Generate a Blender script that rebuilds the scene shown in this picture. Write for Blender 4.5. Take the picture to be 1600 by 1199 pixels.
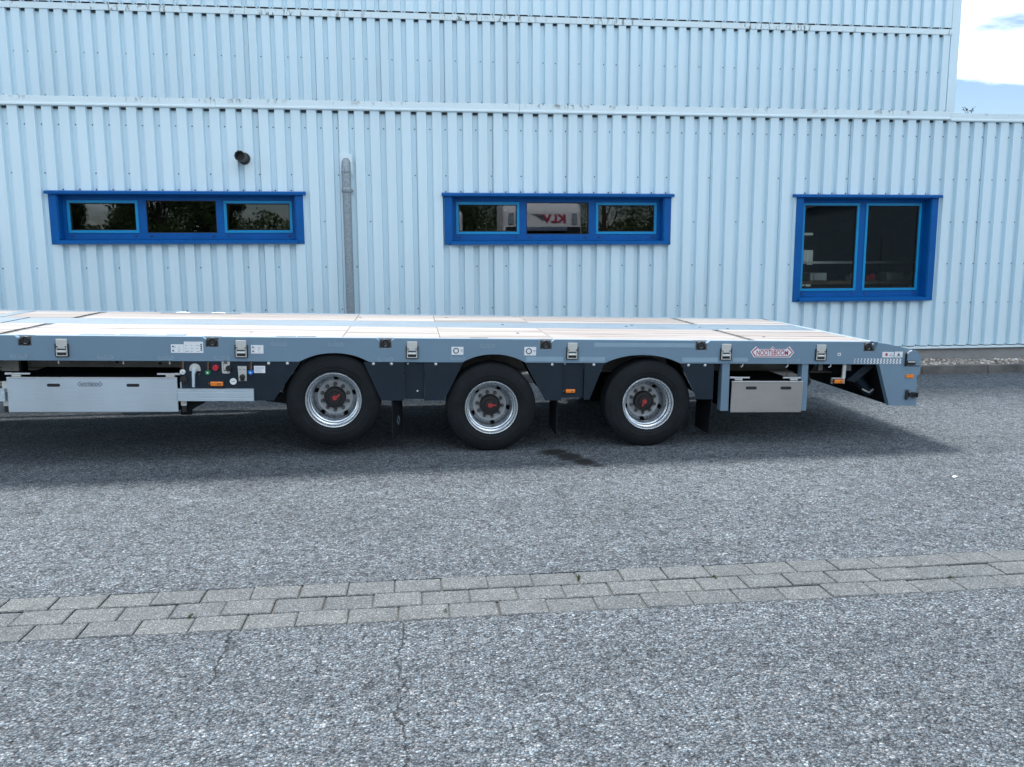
import bpy, bmesh, math, random
import numpy as np
from mathutils import Matrix, Vector
R = math.radians
random.seed(7)
for o in list(bpy.data.objects): bpy.data.objects.remove(o)
scene = bpy.context.scene
col = scene.collection

# ------------------------------------------------------------------ camera
CAM_H = 1.73
YAW, PITCH, ROLL = 0.11846, 0.14634, -0.00451
cy, sy, cp, sp = math.cos(YAW), math.sin(YAW), math.cos(PITCH), math.sin(PITCH)
fw = Vector((sy*cp, cy*cp, -sp)); rt = Vector((cy, -sy, 0)); up = rt.cross(fw)
r2 = rt*math.cos(ROLL) + up*math.sin(ROLL); u2 = up*math.cos(ROLL) - rt*math.sin(ROLL)
cd = bpy.data.cameras.new('camera'); cam = bpy.data.objects.new('camera', cd); col.objects.link(cam)
cd.sensor_width = 36; cd.lens = 36*1300/1600; cd.clip_start = 0.05; cd.clip_end = 2000
m = Matrix.Identity(4)
for i in range(3): m[i][0] = r2[i]; m[i][1] = u2[i]; m[i][2] = -fw[i]
m[2][3] = CAM_H
cam.matrix_world = m
scene.camera = cam

# ------------------------------------------------------------------ sky and sun
SUN = Vector((-0.20, 0.60, 1.0)).normalized()
SKY_STRENGTH, SUN_STRENGTH, EXPOSURE = 0.066, 3.3, 1.15
world = bpy.data.worlds.new('World'); scene.world = world; world.use_nodes = True
wt = world.node_tree; wt.nodes.clear()
def wn(t, **k):
    n = wt.nodes.new(t)
    for a, b in k.items(): setattr(n, a, b)
    return n
wo = wn('ShaderNodeOutputWorld'); bg = wn('ShaderNodeBackground')
sky = wn('ShaderNodeTexSky', sky_type='NISHITA', sun_disc=False)
sky.sun_elevation = math.asin(SUN.z); sky.sun_rotation = math.atan2(SUN.x, SUN.y)
sky.altitude = 300; sky.air_density = 1.0; sky.dust_density = 0.1; sky.ozone_density = 1.3
CLX, CLY = 3.3, 6.1
tc = wn('ShaderNodeTexCoord'); sep = wn('ShaderNodeSeparateXYZ')
wt.links.new(tc.outputs['Generated'], sep.inputs[0])
mx = wn('ShaderNodeMath', operation='MAXIMUM'); mx.inputs[1].default_value = 0.0
wt.links.new(sep.outputs['Z'], mx.inputs[0])
ad = wn('ShaderNodeMath', operation='ADD'); ad.inputs[1].default_value = 0.22
wt.links.new(mx.outputs[0], ad.inputs[0])
vd = wn('ShaderNodeVectorMath', operation='DIVIDE')
cx = wn('ShaderNodeCombineXYZ')
for i in range(3): wt.links.new(ad.outputs[0], cx.inputs[i])
wt.links.new(tc.outputs['Generated'], vd.inputs[0]); wt.links.new(cx.outputs[0], vd.inputs[1])
mp = wn('ShaderNodeMapping'); mp.inputs['Location'].default_value = (CLX, CLY, 0.0)
wt.links.new(vd.outputs[0], mp.inputs[0])
nz = wn('ShaderNodeTexNoise'); nz.inputs['Scale'].default_value = 1.5; nz.inputs['Detail'].default_value = 9
nz.inputs['Roughness'].default_value = 0.55; nz.inputs['Distortion'].default_value = 0.25
wt.links.new(mp.outputs[0], nz.inputs['Vector'])
cr = wn('ShaderNodeValToRGB'); cr.color_ramp.elements[0].position = 0.46; cr.color_ramp.elements[1].position = 0.62
wt.links.new(nz.outputs['Fac'], cr.inputs[0])
mixc = wn('ShaderNodeMixRGB'); mixc.inputs['Color2'].default_value = (20.6, 22.4, 24.0, 1)
wt.links.new(cr.outputs['Color'], mixc.inputs['Fac']); wt.links.new(sky.outputs[0], mixc.inputs['Color1'])
wt.links.new(mixc.outputs[0], bg.inputs['Color']); bg.inputs['Strength'].default_value = SKY_STRENGTH
wt.links.new(bg.outputs[0], wo.inputs[0])

sd = bpy.data.lights.new('sun', 'SUN'); sd.energy = SUN_STRENGTH; sd.angle = R(11); sd.color = (1, 0.975, 0.94)
sun = bpy.data.objects.new('sun', sd); col.objects.link(sun)
sun.rotation_euler = SUN.to_track_quat('Z', 'Y').to_euler(); sun.location = (-10, 8, 20)
scene.view_settings.view_transform = 'Standard'; scene.view_settings.look = 'None'
scene.view_settings.exposure = EXPOSURE; scene.view_settings.gamma = 1
scene.view_settings.use_curve_mapping = False
scene.render.resolution_x, scene.render.resolution_y = 1024, 767

# ------------------------------------------------------------------ materials
MATS = {}
class NT:
    def __init__(s, name):
        s.m = bpy.data.materials.new(name); s.m.use_nodes = True
        s.t = s.m.node_tree; s.b = s.t.nodes['Principled BSDF']; s.out = s.t.nodes['Material Output']
    def n(s, t, **k):
        x = s.t.nodes.new(t)
        for a, b in k.items():
            if a.startswith('i_'):
                x.inputs[a[2:].replace('_', ' ')].default_value = b
            else: setattr(x, a, b)
        return x
    def l(s, a, b): s.t.links.new(a, b)
    def coord(s, obj=True):
        return s.n('ShaderNodeTexCoord').outputs['Object' if obj else 'Generated']
    def pos(s): return s.n('ShaderNodeNewGeometry').outputs['Position']
    def noise(s, vec, scale, detail=4, rough=0.55, dist=0):
        x = s.n('ShaderNodeTexNoise'); s.l(vec, x.inputs['Vector'])
        x.inputs['Scale'].default_value = scale; x.inputs['Detail'].default_value = detail
        x.inputs['Roughness'].default_value = rough; x.inputs['Distortion'].default_value = dist
        return x.outputs['Fac']
    def ramp(s, fac, stops):
        x = s.n('ShaderNodeValToRGB'); s.l(fac, x.inputs[0]); e = x.color_ramp.elements
        while len(e) < len(stops): e.new(0.5)
        for i, (p, c) in enumerate(stops):
            e[i].position = p; e[i].color = (*c, 1) if len(c) == 3 else c
        return x.outputs['Color']
    def mix(s, fac, a, b, mode='MIX'):
        x = s.n('ShaderNodeMixRGB', blend_type=mode)
        for inp, v in ((0, fac), (1, a), (2, b)):
            if isinstance(v, (int, float)): x.inputs[inp].default_value = v
            elif isinstance(v, tuple): x.inputs[inp].default_value = (*v, 1) if len(v) == 3 else v
            else: s.l(v, x.inputs[inp])
        return x.outputs[0]
    def math(s, op, a, b=None, c=None):
        x = s.n('ShaderNodeMath', operation=op)
        for i, v in enumerate((a, b, c)):
            if v is None: continue
            if isinstance(v, (int, float)): x.inputs[i].default_value = v
            else: s.l(v, x.inputs[i])
        return x.outputs[0]
    def bump(s, h, strength, dist):
        x = s.n('ShaderNodeBump'); s.l(h, x.inputs['Height'])
        x.inputs['Strength'].default_value = strength; x.inputs['Distance'].default_value = dist
        s.l(x.outputs[0], s.b.inputs['Normal'])
    def base(s, c):
        if isinstance(c, tuple): s.b.inputs['Base Color'].default_value = (*c, 1)
        else: s.l(c, s.b.inputs['Base Color'])
    def set(s, rough=None, metal=None, spec=None):
        if rough is not None:
            if isinstance(rough, (int, float)): s.b.inputs['Roughness'].default_value = rough
            else: s.l(rough, s.b.inputs['Roughness'])
        if metal is not None: s.b.inputs['Metallic'].default_value = metal
        if spec is not None: s.b.inputs['Specular IOR Level'].default_value = spec

def paint(name, c, rough=0.45, metal=0.0, var=0.12, scale=3.0, bump=0.0, spec=0.5, dirt=None, rv=1.0):
    """painted or metal surface with slight mottling, wear and a little relief"""
    k = NT(name); p = k.pos()
    f = k.noise(p, scale, 5)
    lo = tuple(x*(1-var) for x in c); hi = tuple(min(1, x*(1+var)) for x in c)
    b = k.ramp(f, [(0.3, lo), (0.7, hi)])
    if dirt:
        g = k.noise(p, scale*6, 6, 0.65)
        b = k.mix(k.ramp(g, [(0.55, (0, 0, 0)), (0.75, (0.6, 0.6, 0.6))]), b, dirt)
    k.base(b)
    g2 = k.noise(p, scale*9, 3)
    k.set(k.ramp(g2, [(0.3, (rough*(1-0.15*rv),)*3), (0.7, (min(1, rough*(1+0.2*rv)),)*3)]), metal, spec)
    if bump: k.bump(k.noise(p, 60, 3), bump, 0.002)
    MATS[name] = k.m
    return k.m

def make_asphalt():
    k = NT('asphalt'); p = k.pos()
    sep = k.n('ShaderNodeSeparateXYZ'); k.l(p, sep.inputs[0])
    # squash so that stones are flat chips
    vo = k.n('ShaderNodeTexVoronoi'); vo.inputs['Scale'].default_value = 92; vo.inputs['Randomness'].default_value = 1
    warp = k.n('ShaderNodeTexNoise'); k.l(p, warp.inputs['Vector']); warp.inputs['Scale'].default_value = 60
    wv = k.mix(0.012, p, warp.outputs['Color'], 'ADD')
    k.l(wv, vo.inputs['Vector'])
    vo2 = k.n('ShaderNodeTexVoronoi'); vo2.inputs['Scale'].default_value = 210; k.l(wv, vo2.inputs['Vector'])
    stone = k.n('ShaderNodeSeparateColor'); k.l(vo.outputs['Color'], stone.inputs[0])
    c = k.ramp(stone.outputs[0], [(0.0, (0.06, 0.063, 0.066)), (0.2, (0.17, 0.175, 0.18)), (0.7, (0.31, 0.315, 0.32)), (0.9, (0.46, 0.46, 0.46)), (1.0, (0.78, 0.77, 0.75))])
    st2 = k.n('ShaderNodeSeparateColor'); k.l(vo2.outputs['Color'], st2.inputs[0])
    c = k.mix(0.35, c, k.ramp(st2.outputs[0], [(0, (0.08, 0.085, 0.09)), (0.8, (0.26, 0.26, 0.27)), (1, (0.4, 0.4, 0.4))]))
    hue = k.ramp(stone.outputs[1], [(0.0, (0.80, 0.79, 0.78)), (0.3, (0.70, 0.785, 0.835)), (0.8, (0.66, 0.785, 0.865)), (1, (0.63, 0.785, 0.895))])
    c = k.mix(1.0, c, hue, 'MULTIPLY')
    # bitumen in the joints between the stones
    gap = k.ramp(vo.outputs['Distance'], [(0.40, (1.08, 1.08, 1.08)), (0.68, (0.26, 0.26, 0.28))])
    c = k.mix(0.75, c, gap, 'MULTIPLY')
    # patches, streaks of wear
    big = k.noise(p, 0.55, 5, 0.6)
    c = k.mix(1.0, c, k.ramp(big, [(0.3, (0.86, 0.86, 0.87)), (0.7, (1.1, 1.1, 1.1))]), 'MULTIPLY')
    med = k.noise(p, 7, 5, 0.6)
    c = k.mix(1.0, c, k.ramp(med, [(0.3, (0.84, 0.84, 0.85)), (0.7, (1.12, 1.12, 1.12))]), 'MULTIPLY')
    pits = k.noise(p, 38, 4, 0.6)
    c = k.mix(1.0, c, k.ramp(pits, [(0.32, (0.22, 0.22, 0.24)), (0.46, (1.04, 1.04, 1.04))]), 'MULTIPLY')
    clump = k.noise(p, 17, 6, 0.68, 0.4)
    c = k.mix(1.0, c, k.ramp(clump, [(0.34, (0.50, 0.50, 0.52)), (0.50, (1, 1, 1)), (0.68, (1.12, 1.12, 1.12))]), 'MULTIPLY')
    lane = k.n('ShaderNodeMapping'); lane.inputs['Scale'].default_value = (0.10, 1.0, 1); k.l(p, lane.inputs[0])
    c = k.mix(1.0, c, k.ramp(k.noise(lane.outputs[0], 1.3, 4, 0.6), [(0.3, (0.82, 0.82, 0.83)), (0.6, (1.04, 1.04, 1.04)), (0.75, (1.14, 1.14, 1.13))]), 'MULTIPLY')
    # two hairline cracks running away from the paving strip and a dark oil stain
    def crack(x0, ymin, ymax, seed, w):
        mpn = k.n('ShaderNodeMapping'); mpn.inputs['Location'].default_value = (seed, seed*2.3, 0); k.l(p, mpn.inputs[0])
        wob = k.noise(mpn.outputs[0], 3.2, 7, 0.68)
        xx = k.math('MULTIPLY_ADD', k.math('SUBTRACT', wob, 0.5), 0.22, x0)
        d = k.math('ABSOLUTE', k.math('SUBTRACT', sep.outputs['X'], xx))
        br = k.noise(mpn.outputs[0], 11, 3)
        d = k.math('DIVIDE', d, k.math('MULTIPLY', br, w*2))
        mk = k.math('SUBTRACT', 1.0, d); mk.node.use_clamp = True
        a = k.math('MULTIPLY', k.math('GREATER_THAN', sep.outputs['Y'], ymin), k.math('LESS_THAN', sep.outputs['Y'], ymax))
        return k.math('MULTIPLY', mk, a)
    ck = k.math('MAXIMUM', crack(-0.87, 3.35, 3.9, 1.7, 0.0050), crack(-0.08, 2.2, 3.9, 5.1, 0.0055))
    c = k.mix(k.math('MULTIPLY', k.math('MULTIPLY', ck, 0.8), k.ramp(med, [(0.35, (0.25,)*3), (0.55, (1,)*3)])), c, (0.018, 0.019, 0.021))
    def blob(cx_, cy_, rx, ry):
        mpn = k.n('ShaderNodeMapping', vector_type='TEXTURE'); mpn.inputs['Location'].default_value = (cx_, cy_, 0.05)
        mpn.inputs['Scale'].default_value = (rx, ry, 1); k.l(p, mpn.inputs[0])
        ln = k.n('ShaderNodeVectorMath', operation='LENGTH'); k.l(mpn.outputs[0], ln.inputs[0]); return ln.outputs['Value']
    d = k.math('MINIMUM', k.math('MINIMUM', blob(1.22, 7.12, 0.15, 0.13), blob(1.32, 6.95, 0.14, 0.17)),
               k.math('MINIMUM', blob(1.42, 6.76, 0.11, 0.15), blob(1.50, 6.62, 0.07, 0.05)))
    d = k.math('ADD', d, k.math('MULTIPLY', k.math('SUBTRACT', k.noise(p, 24, 5, 0.7), 0.5), 1.25))
    stain = k.ramp(d, [(0.62, (1, 1, 1)), (0.98, (0, 0, 0))])
    c = k.mix(k.math('MULTIPLY', stain, 0.92), c, (0.012, 0.011, 0.010))
    k.base(c)
    k.set(k.mix(stain, (0.82,)*3, (0.6,)*3), 0, 0.3)
    h = k.math('SUBTRACT', 1.0, vo.outputs['Distance'])
    h = k.math('ADD', h, k.math('MULTIPLY', stone.outputs[2], 0.6))
    h = k.math('ADD', h, k.math('MULTIPLY', pits, 1.8))
    h = k.math('ADD', h, k.math('MULTIPLY', k.math('SUBTRACT', 1.0, vo2.outputs['Distance']), 0.3))
    h = k.math('ADD', h, k.math('MULTIPLY', clump, 2.6))
    h = k.math('SUBTRACT', h, k.math('MULTIPLY', ck, 2.0))
    k.bump(h, 1.0, 0.011)
    MATS['asphalt'] = k.m
make_asphalt()

def make_cladding(name, c):
    k = NT(name); p = k.pos(); sep = k.n('ShaderNodeSeparateXYZ'); k.l(p, sep.inputs[0])
    mpn = k.n('ShaderNodeMapping'); mpn.inputs['Scale'].default_value = (1, 1, 0.12); k.l(p, mpn.inputs[0])
    f = k.noise(mpn.outputs[0], 2.2, 5)
    b = k.ramp(f, [(0.3, tuple(x*0.95 for x in c)), (0.7, tuple(min(1, x*1.03) for x in c))])
    # rain streaks
    mps = k.n('ShaderNodeMapping'); mps.inputs['Scale'].default_value = (1, 1, 0.06); k.l(p, mps.inputs[0])
    s = k.noise(mps.outputs[0], 26, 6, 0.7)
    b = k.mix(k.ramp(s, [(0.60, (0, 0, 0)), (0.8, (0.25, 0.25, 0.25))]), b, (0.33, 0.35, 0.34))
    g = k.noise(p, 46, 5, 0.7)
    b = k.mix(k.ramp(g, [(0.70, (0, 0, 0)), (0.78, (0.35, 0.35, 0.35))]), b, (0.30, 0.31, 0.30))
    k.base(b); k.set(0.42, 0, 0.4)
    k.bump(k.noise(p, 3.0, 2), 0.03, 0.006)
    MATS[name] = k.m
make_cladding('cladding', (0.66, 0.825, 0.905))
def make_coping():
    k = NT('coping'); p = k.pos(); sep = k.n('ShaderNodeSeparateXYZ'); k.l(p, sep.inputs[0])
    c = (0.71, 0.84, 0.89)
    f = k.noise(p, 2.0, 4); b = k.ramp(f, [(0.3, tuple(x*0.94 for x in c)), (0.7, c)])
    mps = k.n('ShaderNodeMapping'); mps.inputs['Scale'].default_value = (1, 1, 0.25); k.l(p, mps.inputs[0])
    s = k.noise(mps.outputs[0], 14, 7, 0.75)
    pat = k.noise(p, 1.1, 2)
    top = k.ramp(sep.outputs['Z'], [(0, (0, 0, 0)), (1, (1, 1, 1))])
    # algae and dirt runs from the upper edge
    hz = k.math('MULTIPLY', k.math('SUBTRACT', sep.outputs['Z'], 3.765), 16.0); hz.node.use_clamp = True
    dm = k.math('MULTIPLY', hz, k.math('MULTIPLY', k.math('GREATER_THAN', s, 0.56), k.ramp(pat, [(0.42, (0, 0, 0)), (0.6, (1, 1, 1))])))
    b = k.mix(k.math('MULTIPLY', dm, 0.8), b, (0.10, 0.11, 0.09))
    k.base(b); k.set(0.45, 0, 0.4); MATS['coping'] = k.m
make_coping()

def make_wood():
    k = NT('deck_wood'); p = k.coord(); oi = k.n('ShaderNodeObjectInfo')
    mpn = k.n('ShaderNodeMapping'); mpn.inputs['Scale'].default_value = (0.22, 5, 5); k.l(p, mpn.inputs[0])
    of = k.n('ShaderNodeVectorMath', operation='ADD'); k.l(mpn.outputs[0], of.inputs[0])
    cc = k.n('ShaderNodeCombineXYZ'); k.l(k.math('MULTIPLY', oi.outputs['Random'], 57.0), cc.inputs[0]); k.l(k.math('MULTIPLY', oi.outputs['Random'], 31.0), cc.inputs[1])
    k.l(cc.outputs[0], of.inputs[1])
    f = k.noise(of.outputs[0], 3.5, 7, 0.62, 0.6)
    b = k.ramp(f, [(0.30, (0.12, 0.092, 0.080)), (0.42, (0.26, 0.235, 0.222)), (0.6, (0.35, 0.335, 0.325)), (0.78, (0.27, 0.235, 0.215))])
    tint = k.ramp(oi.outputs['Random'], [(0, (0.70, 0.66, 0.64)), (0.35, (1, 0.97, 0.95)), (0.7, (1.05, 1.05, 1.05)), (1, (0.84, 0.79, 0.77))])
    b = k.mix(1.0, b, tint, 'MULTIPLY')
    kn = k.noise(p, 5.5, 2); b = k.mix(k.ramp(kn, [(0.74, (0, 0, 0)), (0.78, (0.8, 0.8, 0.8))]), b, (0.17, 0.10, 0.07))
    k.base(b); k.set(0.6, 0, 0.35); k.bump(f, 0.25, 0.003); MATS['deck_wood'] = k.m
make_wood()

def make_paver():
    k = NT('paver_concrete'); p = k.pos(); oi = k.n('ShaderNodeObjectInfo')
    v = k.n('ShaderNodeTexVoronoi'); v.inputs['Scale'].default_value = 190; k.l(p, v.inputs['Vector'])
    s = k.n('ShaderNodeSeparateColor'); k.l(v.outputs['Color'], s.inputs[0])
    b = k.ramp(s.outputs[0], [(0, (0.045, 0.052, 0.057)), (0.4, (0.085, 0.095, 0.101)), (0.85, (0.125, 0.136, 0.142)), (1, (0.24, 0.25, 0.25))])
    b = k.mix(1.0, b, k.ramp(k.noise(p, 5, 5, 0.6), [(0.3, (0.84, 0.84, 0.84)), (0.7, (1.12, 1.12, 1.11))]), 'MULTIPLY')
    b = k.mix(1.0, b, k.ramp(oi.outputs['Random'], [(0, (0.93, 0.93, 0.94)), (0.5, (1.04, 1.03, 1.02)), (1, (1.14, 1.11, 1.08))]), 'MULTIPLY')
    k.base(b); k.set(0.85, 0, 0.3)
    k.bump(k.math('ADD', k.noise(p, 130, 4, 0.7), v.outputs['Distance']), 0.7, 0.003); MATS['paver_concrete'] = k.m
make_paver()

def make_concrete(name, c, dark):
    k = NT(name); p = k.pos()
    b = k.ramp(k.noise(p, 4, 8, 0.65), [(0.3, dark), (0.7, c)])
    b = k.mix(1.0, b, k.ramp(k.noise(p, 90, 3), [(0.3, (0.85,)*3), (0.7, (1.1,)*3)]), 'MULTIPLY')
    k.base(b); k.set(0.88, 0, 0.3); k.bump(k.noise(p, 70, 5, 0.7), 0.5, 0.004); MATS[name] = k.m
make_concrete('plinth_concrete', (0.36, 0.36, 0.355), (0.27, 0.27, 0.27))
make_concrete('kerb_concrete', (0.21, 0.20, 0.19), (0.085, 0.085, 0.085))
make_concrete('joint_sand', (0.11, 0.11, 0.10), (0.04, 0.042, 0.04))

def make_gravel():
    k = NT('gravel'); p = k.pos()
    at = k.n('ShaderNodeAttribute', attribute_name='tone')
    b = k.ramp(at.outputs['Fac'], [(0, (0.10, 0.09, 0.08)), (0.35, (0.24, 0.21, 0.18)), (0.6, (0.36, 0.31, 0.26)), (0.85, (0.52, 0.49, 0.45)), (1, (0.78, 0.77, 0.75))])
    b = k.mix(1.0, b, k.ramp(k.noise(p, 60, 3), [(0.3, (0.8,)*3), (0.7, (1.1,)*3)]), 'MULTIPLY')
    k.base(b); k.set(0.8, 0, 0.3); MATS['gravel'] = k.m
make_gravel()

def make_glass():
    k = NT('window_glass'); t = k.t
    gl = k.n('ShaderNodeBsdfGlossy'); gl.inputs['Roughness'].default_value = 0.0; gl.inputs['Color'].default_value = (0.92, 0.95, 1, 1)
    tr = k.n('ShaderNodeBsdfTransparent'); tr.inputs['Color'].default_value = (0.80, 0.85, 0.85, 1)
    fr = k.n('ShaderNodeFresnel'); fr.inputs['IOR'].default_value = 1.75
    p = k.pos()
    bp = k.n('ShaderNodeBump'); k.l(k.noise(p, 1.3, 1), bp.inputs['Height']); bp.inputs['Strength'].default_value = 0.012; bp.inputs['Distance'].default_value = 0.006
    k.l(bp.outputs[0], gl.inputs['Normal'])
    mxs = k.n('ShaderNodeMixShader'); k.l(fr.outputs[0], mxs.inputs[0]); k.l(tr.outputs[0], mxs.inputs[1]); k.l(gl.outputs[0], mxs.inputs[2])
    k.l(mxs.outputs[0], k.out.inputs[0]); MATS['window_glass'] = k.m
make_glass()

def make_daylight():
    k = NT('daylight_pane'); k.base((0.6, 0.65, 0.65)); k.b.inputs['Emission Color'].default_value = (0.75, 0.95, 1.0, 1); k.b.inputs['Emission Strength'].default_value = 0.09
    MATS['daylight_pane'] = k.m
make_daylight()
def make_galv():
    k = NT('galvanised'); p = k.pos()
    v = k.n('ShaderNodeTexVoronoi'); v.inputs['Scale'].default_value = 75; k.l(p, v.inputs['Vector'])
    s = k.n('ShaderNodeSeparateColor'); k.l(v.outputs['Color'], s.inputs[0])
    k.base(k.ramp(s.outputs[0], [(0, (0.23, 0.27, 0.30)), (1, (0.34, 0.39, 0.42))])); k.set(0.5, 0.55, 0.4); MATS['galvanised'] = k.m
make_galv()
def make_brushed(name, c, rough=0.45, metal=0.6):
    k = NT(name); p = k.coord()
    mpn = k.n('ShaderNodeMapping'); mpn.inputs['Scale'].default_value = (1, 1, 40); k.l(p, mpn.inputs[0])
    f = k.noise(mpn.outputs[0], 4, 4); g = k.noise(p, 2.2, 5)
    b = k.ramp(f, [(0.3, tuple(x*0.94 for x in c)), (0.7, tuple(min(1, x*1.05) for x in c))])
    b = k.mix(1.0, b, k.ramp(g, [(0.3, (0.9,)*3), (0.7, (1.05,)*3)]), 'MULTIPLY')
    d = k.noise(p, 35, 6, 0.7)
    b = k.mix(k.ramp(d, [(0.68, (0, 0, 0)), (0.8, (0.5, 0.5, 0.5))]), b, (0.2, 0.2, 0.2))
    k.base(b); k.set(rough, metal, 0.5); MATS[name] = k.m
make_brushed('aluminium', (0.56, 0.65, 0.72)); make_brushed('box_aluminium', (0.36, 0.345, 0.33), 0.5, 0.35)
make_brushed('zinc_plate', (0.62, 0.63, 0.60), 0.45, 0.5)
def make_rubber():
    k = NT('rubber'); p = k.coord()
    b = k.ramp(k.noise(p, 8, 6, 0.6), [(0.3, (0.006, 0.008, 0.010)), (0.75, (0.013, 0.016, 0.020))])
    b = k.mix(k.ramp(k.noise(p, 40, 5, 0.7), [(0.6, (0, 0, 0)), (0.8, (0.4, 0.4, 0.4))]), b, (0.035, 0.036, 0.036))
    k.base(b); k.set(0.7, 0, 0.25); k.bump(k.noise(p, 110, 2), 0.12, 0.002); MATS['rubber'] = k.m
make_rubber()

paint('beam_paint', (0.160, 0.252, 0.335), 0.42, 0, 0.05, 2.0, dirt=(0.17, 0.25, 0.32))
paint('deck_steel', (0.115, 0.17, 0.22), 0.5, 0, 0.10, 3.0, dirt=(0.2, 0.2, 0.2))
paint('tape_grey', (0.25, 0.37, 0.46), 0.35, 0, 0.05, 8)
paint('tape_white', (0.72, 0.76, 0.80), 0.35, 0, 0.06, 8)
paint('skirt_paint', (0.009, 0.019, 0.031), 0.5, 0, 0.15, 4, spec=0.3, dirt=(0.018, 0.028, 0.036))
paint('chassis_black', (0.006, 0.007, 0.009), 0.7, 0, 0.3, 5, spec=0.15, dirt=(0.018, 0.018, 0.017))
paint('chassis_zinc', (0.28, 0.27, 0.25), 0.6, 0.25, 0.2, 5, dirt=(0.12, 0.11, 0.10))
paint('rim_silver', (0.62, 0.67, 0.71), 0.27, 0.92, 0.015, 3, rv=0.1)
paint('sunlit_edge_steel', (0.33, 0.41, 0.47), 0.45, 0, 0.08, 3)  # paler deck steel, sun caught on the edges put into the colour
paint('mark_grey', (0.33, 0.44, 0.53), 0.35, 0, 0.05, 8)
paint('hub_grey', (0.40, 0.41, 0.42), 0.45, 0.3, 0.15, 15)
paint('nut_steel', (0.10, 0.105, 0.11), 0.4, 0.5, 0.2, 30)
paint('black_plastic', (0.012, 0.012, 0.013), 0.5, 0, 0.2, 10)
paint('dark_steel', (0.10, 0.11, 0.115), 0.5, 0.4, 0.2, 15)
paint('red_mark', (0.42, 0.035, 0.04), 0.5, 0, 0.1, 20)
paint('green_cap', (0.01, 0.22, 0.08), 0.4, 0, 0.1, 20)
paint('blue_cap', (0.01, 0.16, 0.55), 0.4, 0, 0.1, 20)
paint('red_cap', (0.5, 0.02, 0.04), 0.4, 0, 0.1, 20)
paint('brass', (0.35, 0.2, 0.10), 0.4, 0.6, 0.2, 20)
paint('amber_lens', (0.85, 0.22, 0.015), 0.25, 0, 0.12, 40)
paint('bolt_white', (0.62, 0.64, 0.66), 0.35, 0.3, 0.05, 20)
paint('sticker_white', (0.78, 0.80, 0.82), 0.4, 0, 0.03, 10)
paint('print_dark', (0.03, 0.035, 0.06), 0.5, 0, 0.05, 10)
paint('print_grey', (0.30, 0.32, 0.36), 0.5, 0, 0.05, 10)
paint('emblem_red', (0.40, 0.02, 0.07), 0.45, 0, 0.05, 10)
paint('window_blue', (0.0, 0.098, 0.345), 0.45, 0, 0.07, 3, spec=0.2)
paint('window_blue_light', (0.002, 0.27, 0.55), 0.4, 0, 0.06, 5, spec=0.3)
paint('flue_black', (0.03, 0.032, 0.034), 0.5, 0.2, 0.2, 15)
paint('flute_shade_grey', (0.045, 0.055, 0.06), 0.8)  # dark tone for the shade modelled at the flute tops
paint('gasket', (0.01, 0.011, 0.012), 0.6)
paint('screw_grey', (0.10, 0.12, 0.13), 0.45, 0.5, 0.1, 20)
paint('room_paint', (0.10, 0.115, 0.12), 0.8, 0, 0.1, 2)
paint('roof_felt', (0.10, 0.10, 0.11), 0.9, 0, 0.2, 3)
paint('truck_white', (0.76, 0.76, 0.76), 0.3, 0, 0.03, 2)
paint('chrome', (0.8, 0.82, 0.84), 0.12, 1.0, 0.02, 4)
paint('dark_glass', (0.008, 0.010, 0.012), 0.06)
paint('lamp_glass', (0.45, 0.5, 0.55), 0.15, 0.3, 0.2, 30)
paint('bark', (0.07, 0.055, 0.04), 0.9, 0, 0.35, 12)
paint('warehouse_wall', (0.045, 0.068, 0.080), 0.6, 0, 0.1, 2)
paint('warehouse_roof', (0.12, 0.12, 0.13), 0.7, 0, 0.1, 2)
paint('bench_wood', (0.25, 0.17, 0.10), 0.7, 0, 0.2, 6)
paint('moss', (0.07, 0.10, 0.03), 0.9, 0, 0.3, 40)
def make_leaf():
    k = NT('leaf'); oi = k.n('ShaderNodeObjectInfo'); p = k.pos()
    b = k.ramp(k.noise(p, 2.2, 4), [(0.3, (0.025, 0.05, 0.015)), (0.7, (0.075, 0.12, 0.03))])
    b = k.mix(1.0, b, k.ramp(k.noise(p, 40, 2), [(0.3, (0.7,)*3), (0.7, (1.3,)*3)]), 'MULTIPLY')
    k.base(b); k.set(0.6, 0, 0.3); MATS['leaf'] = k.m
make_leaf()

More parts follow.
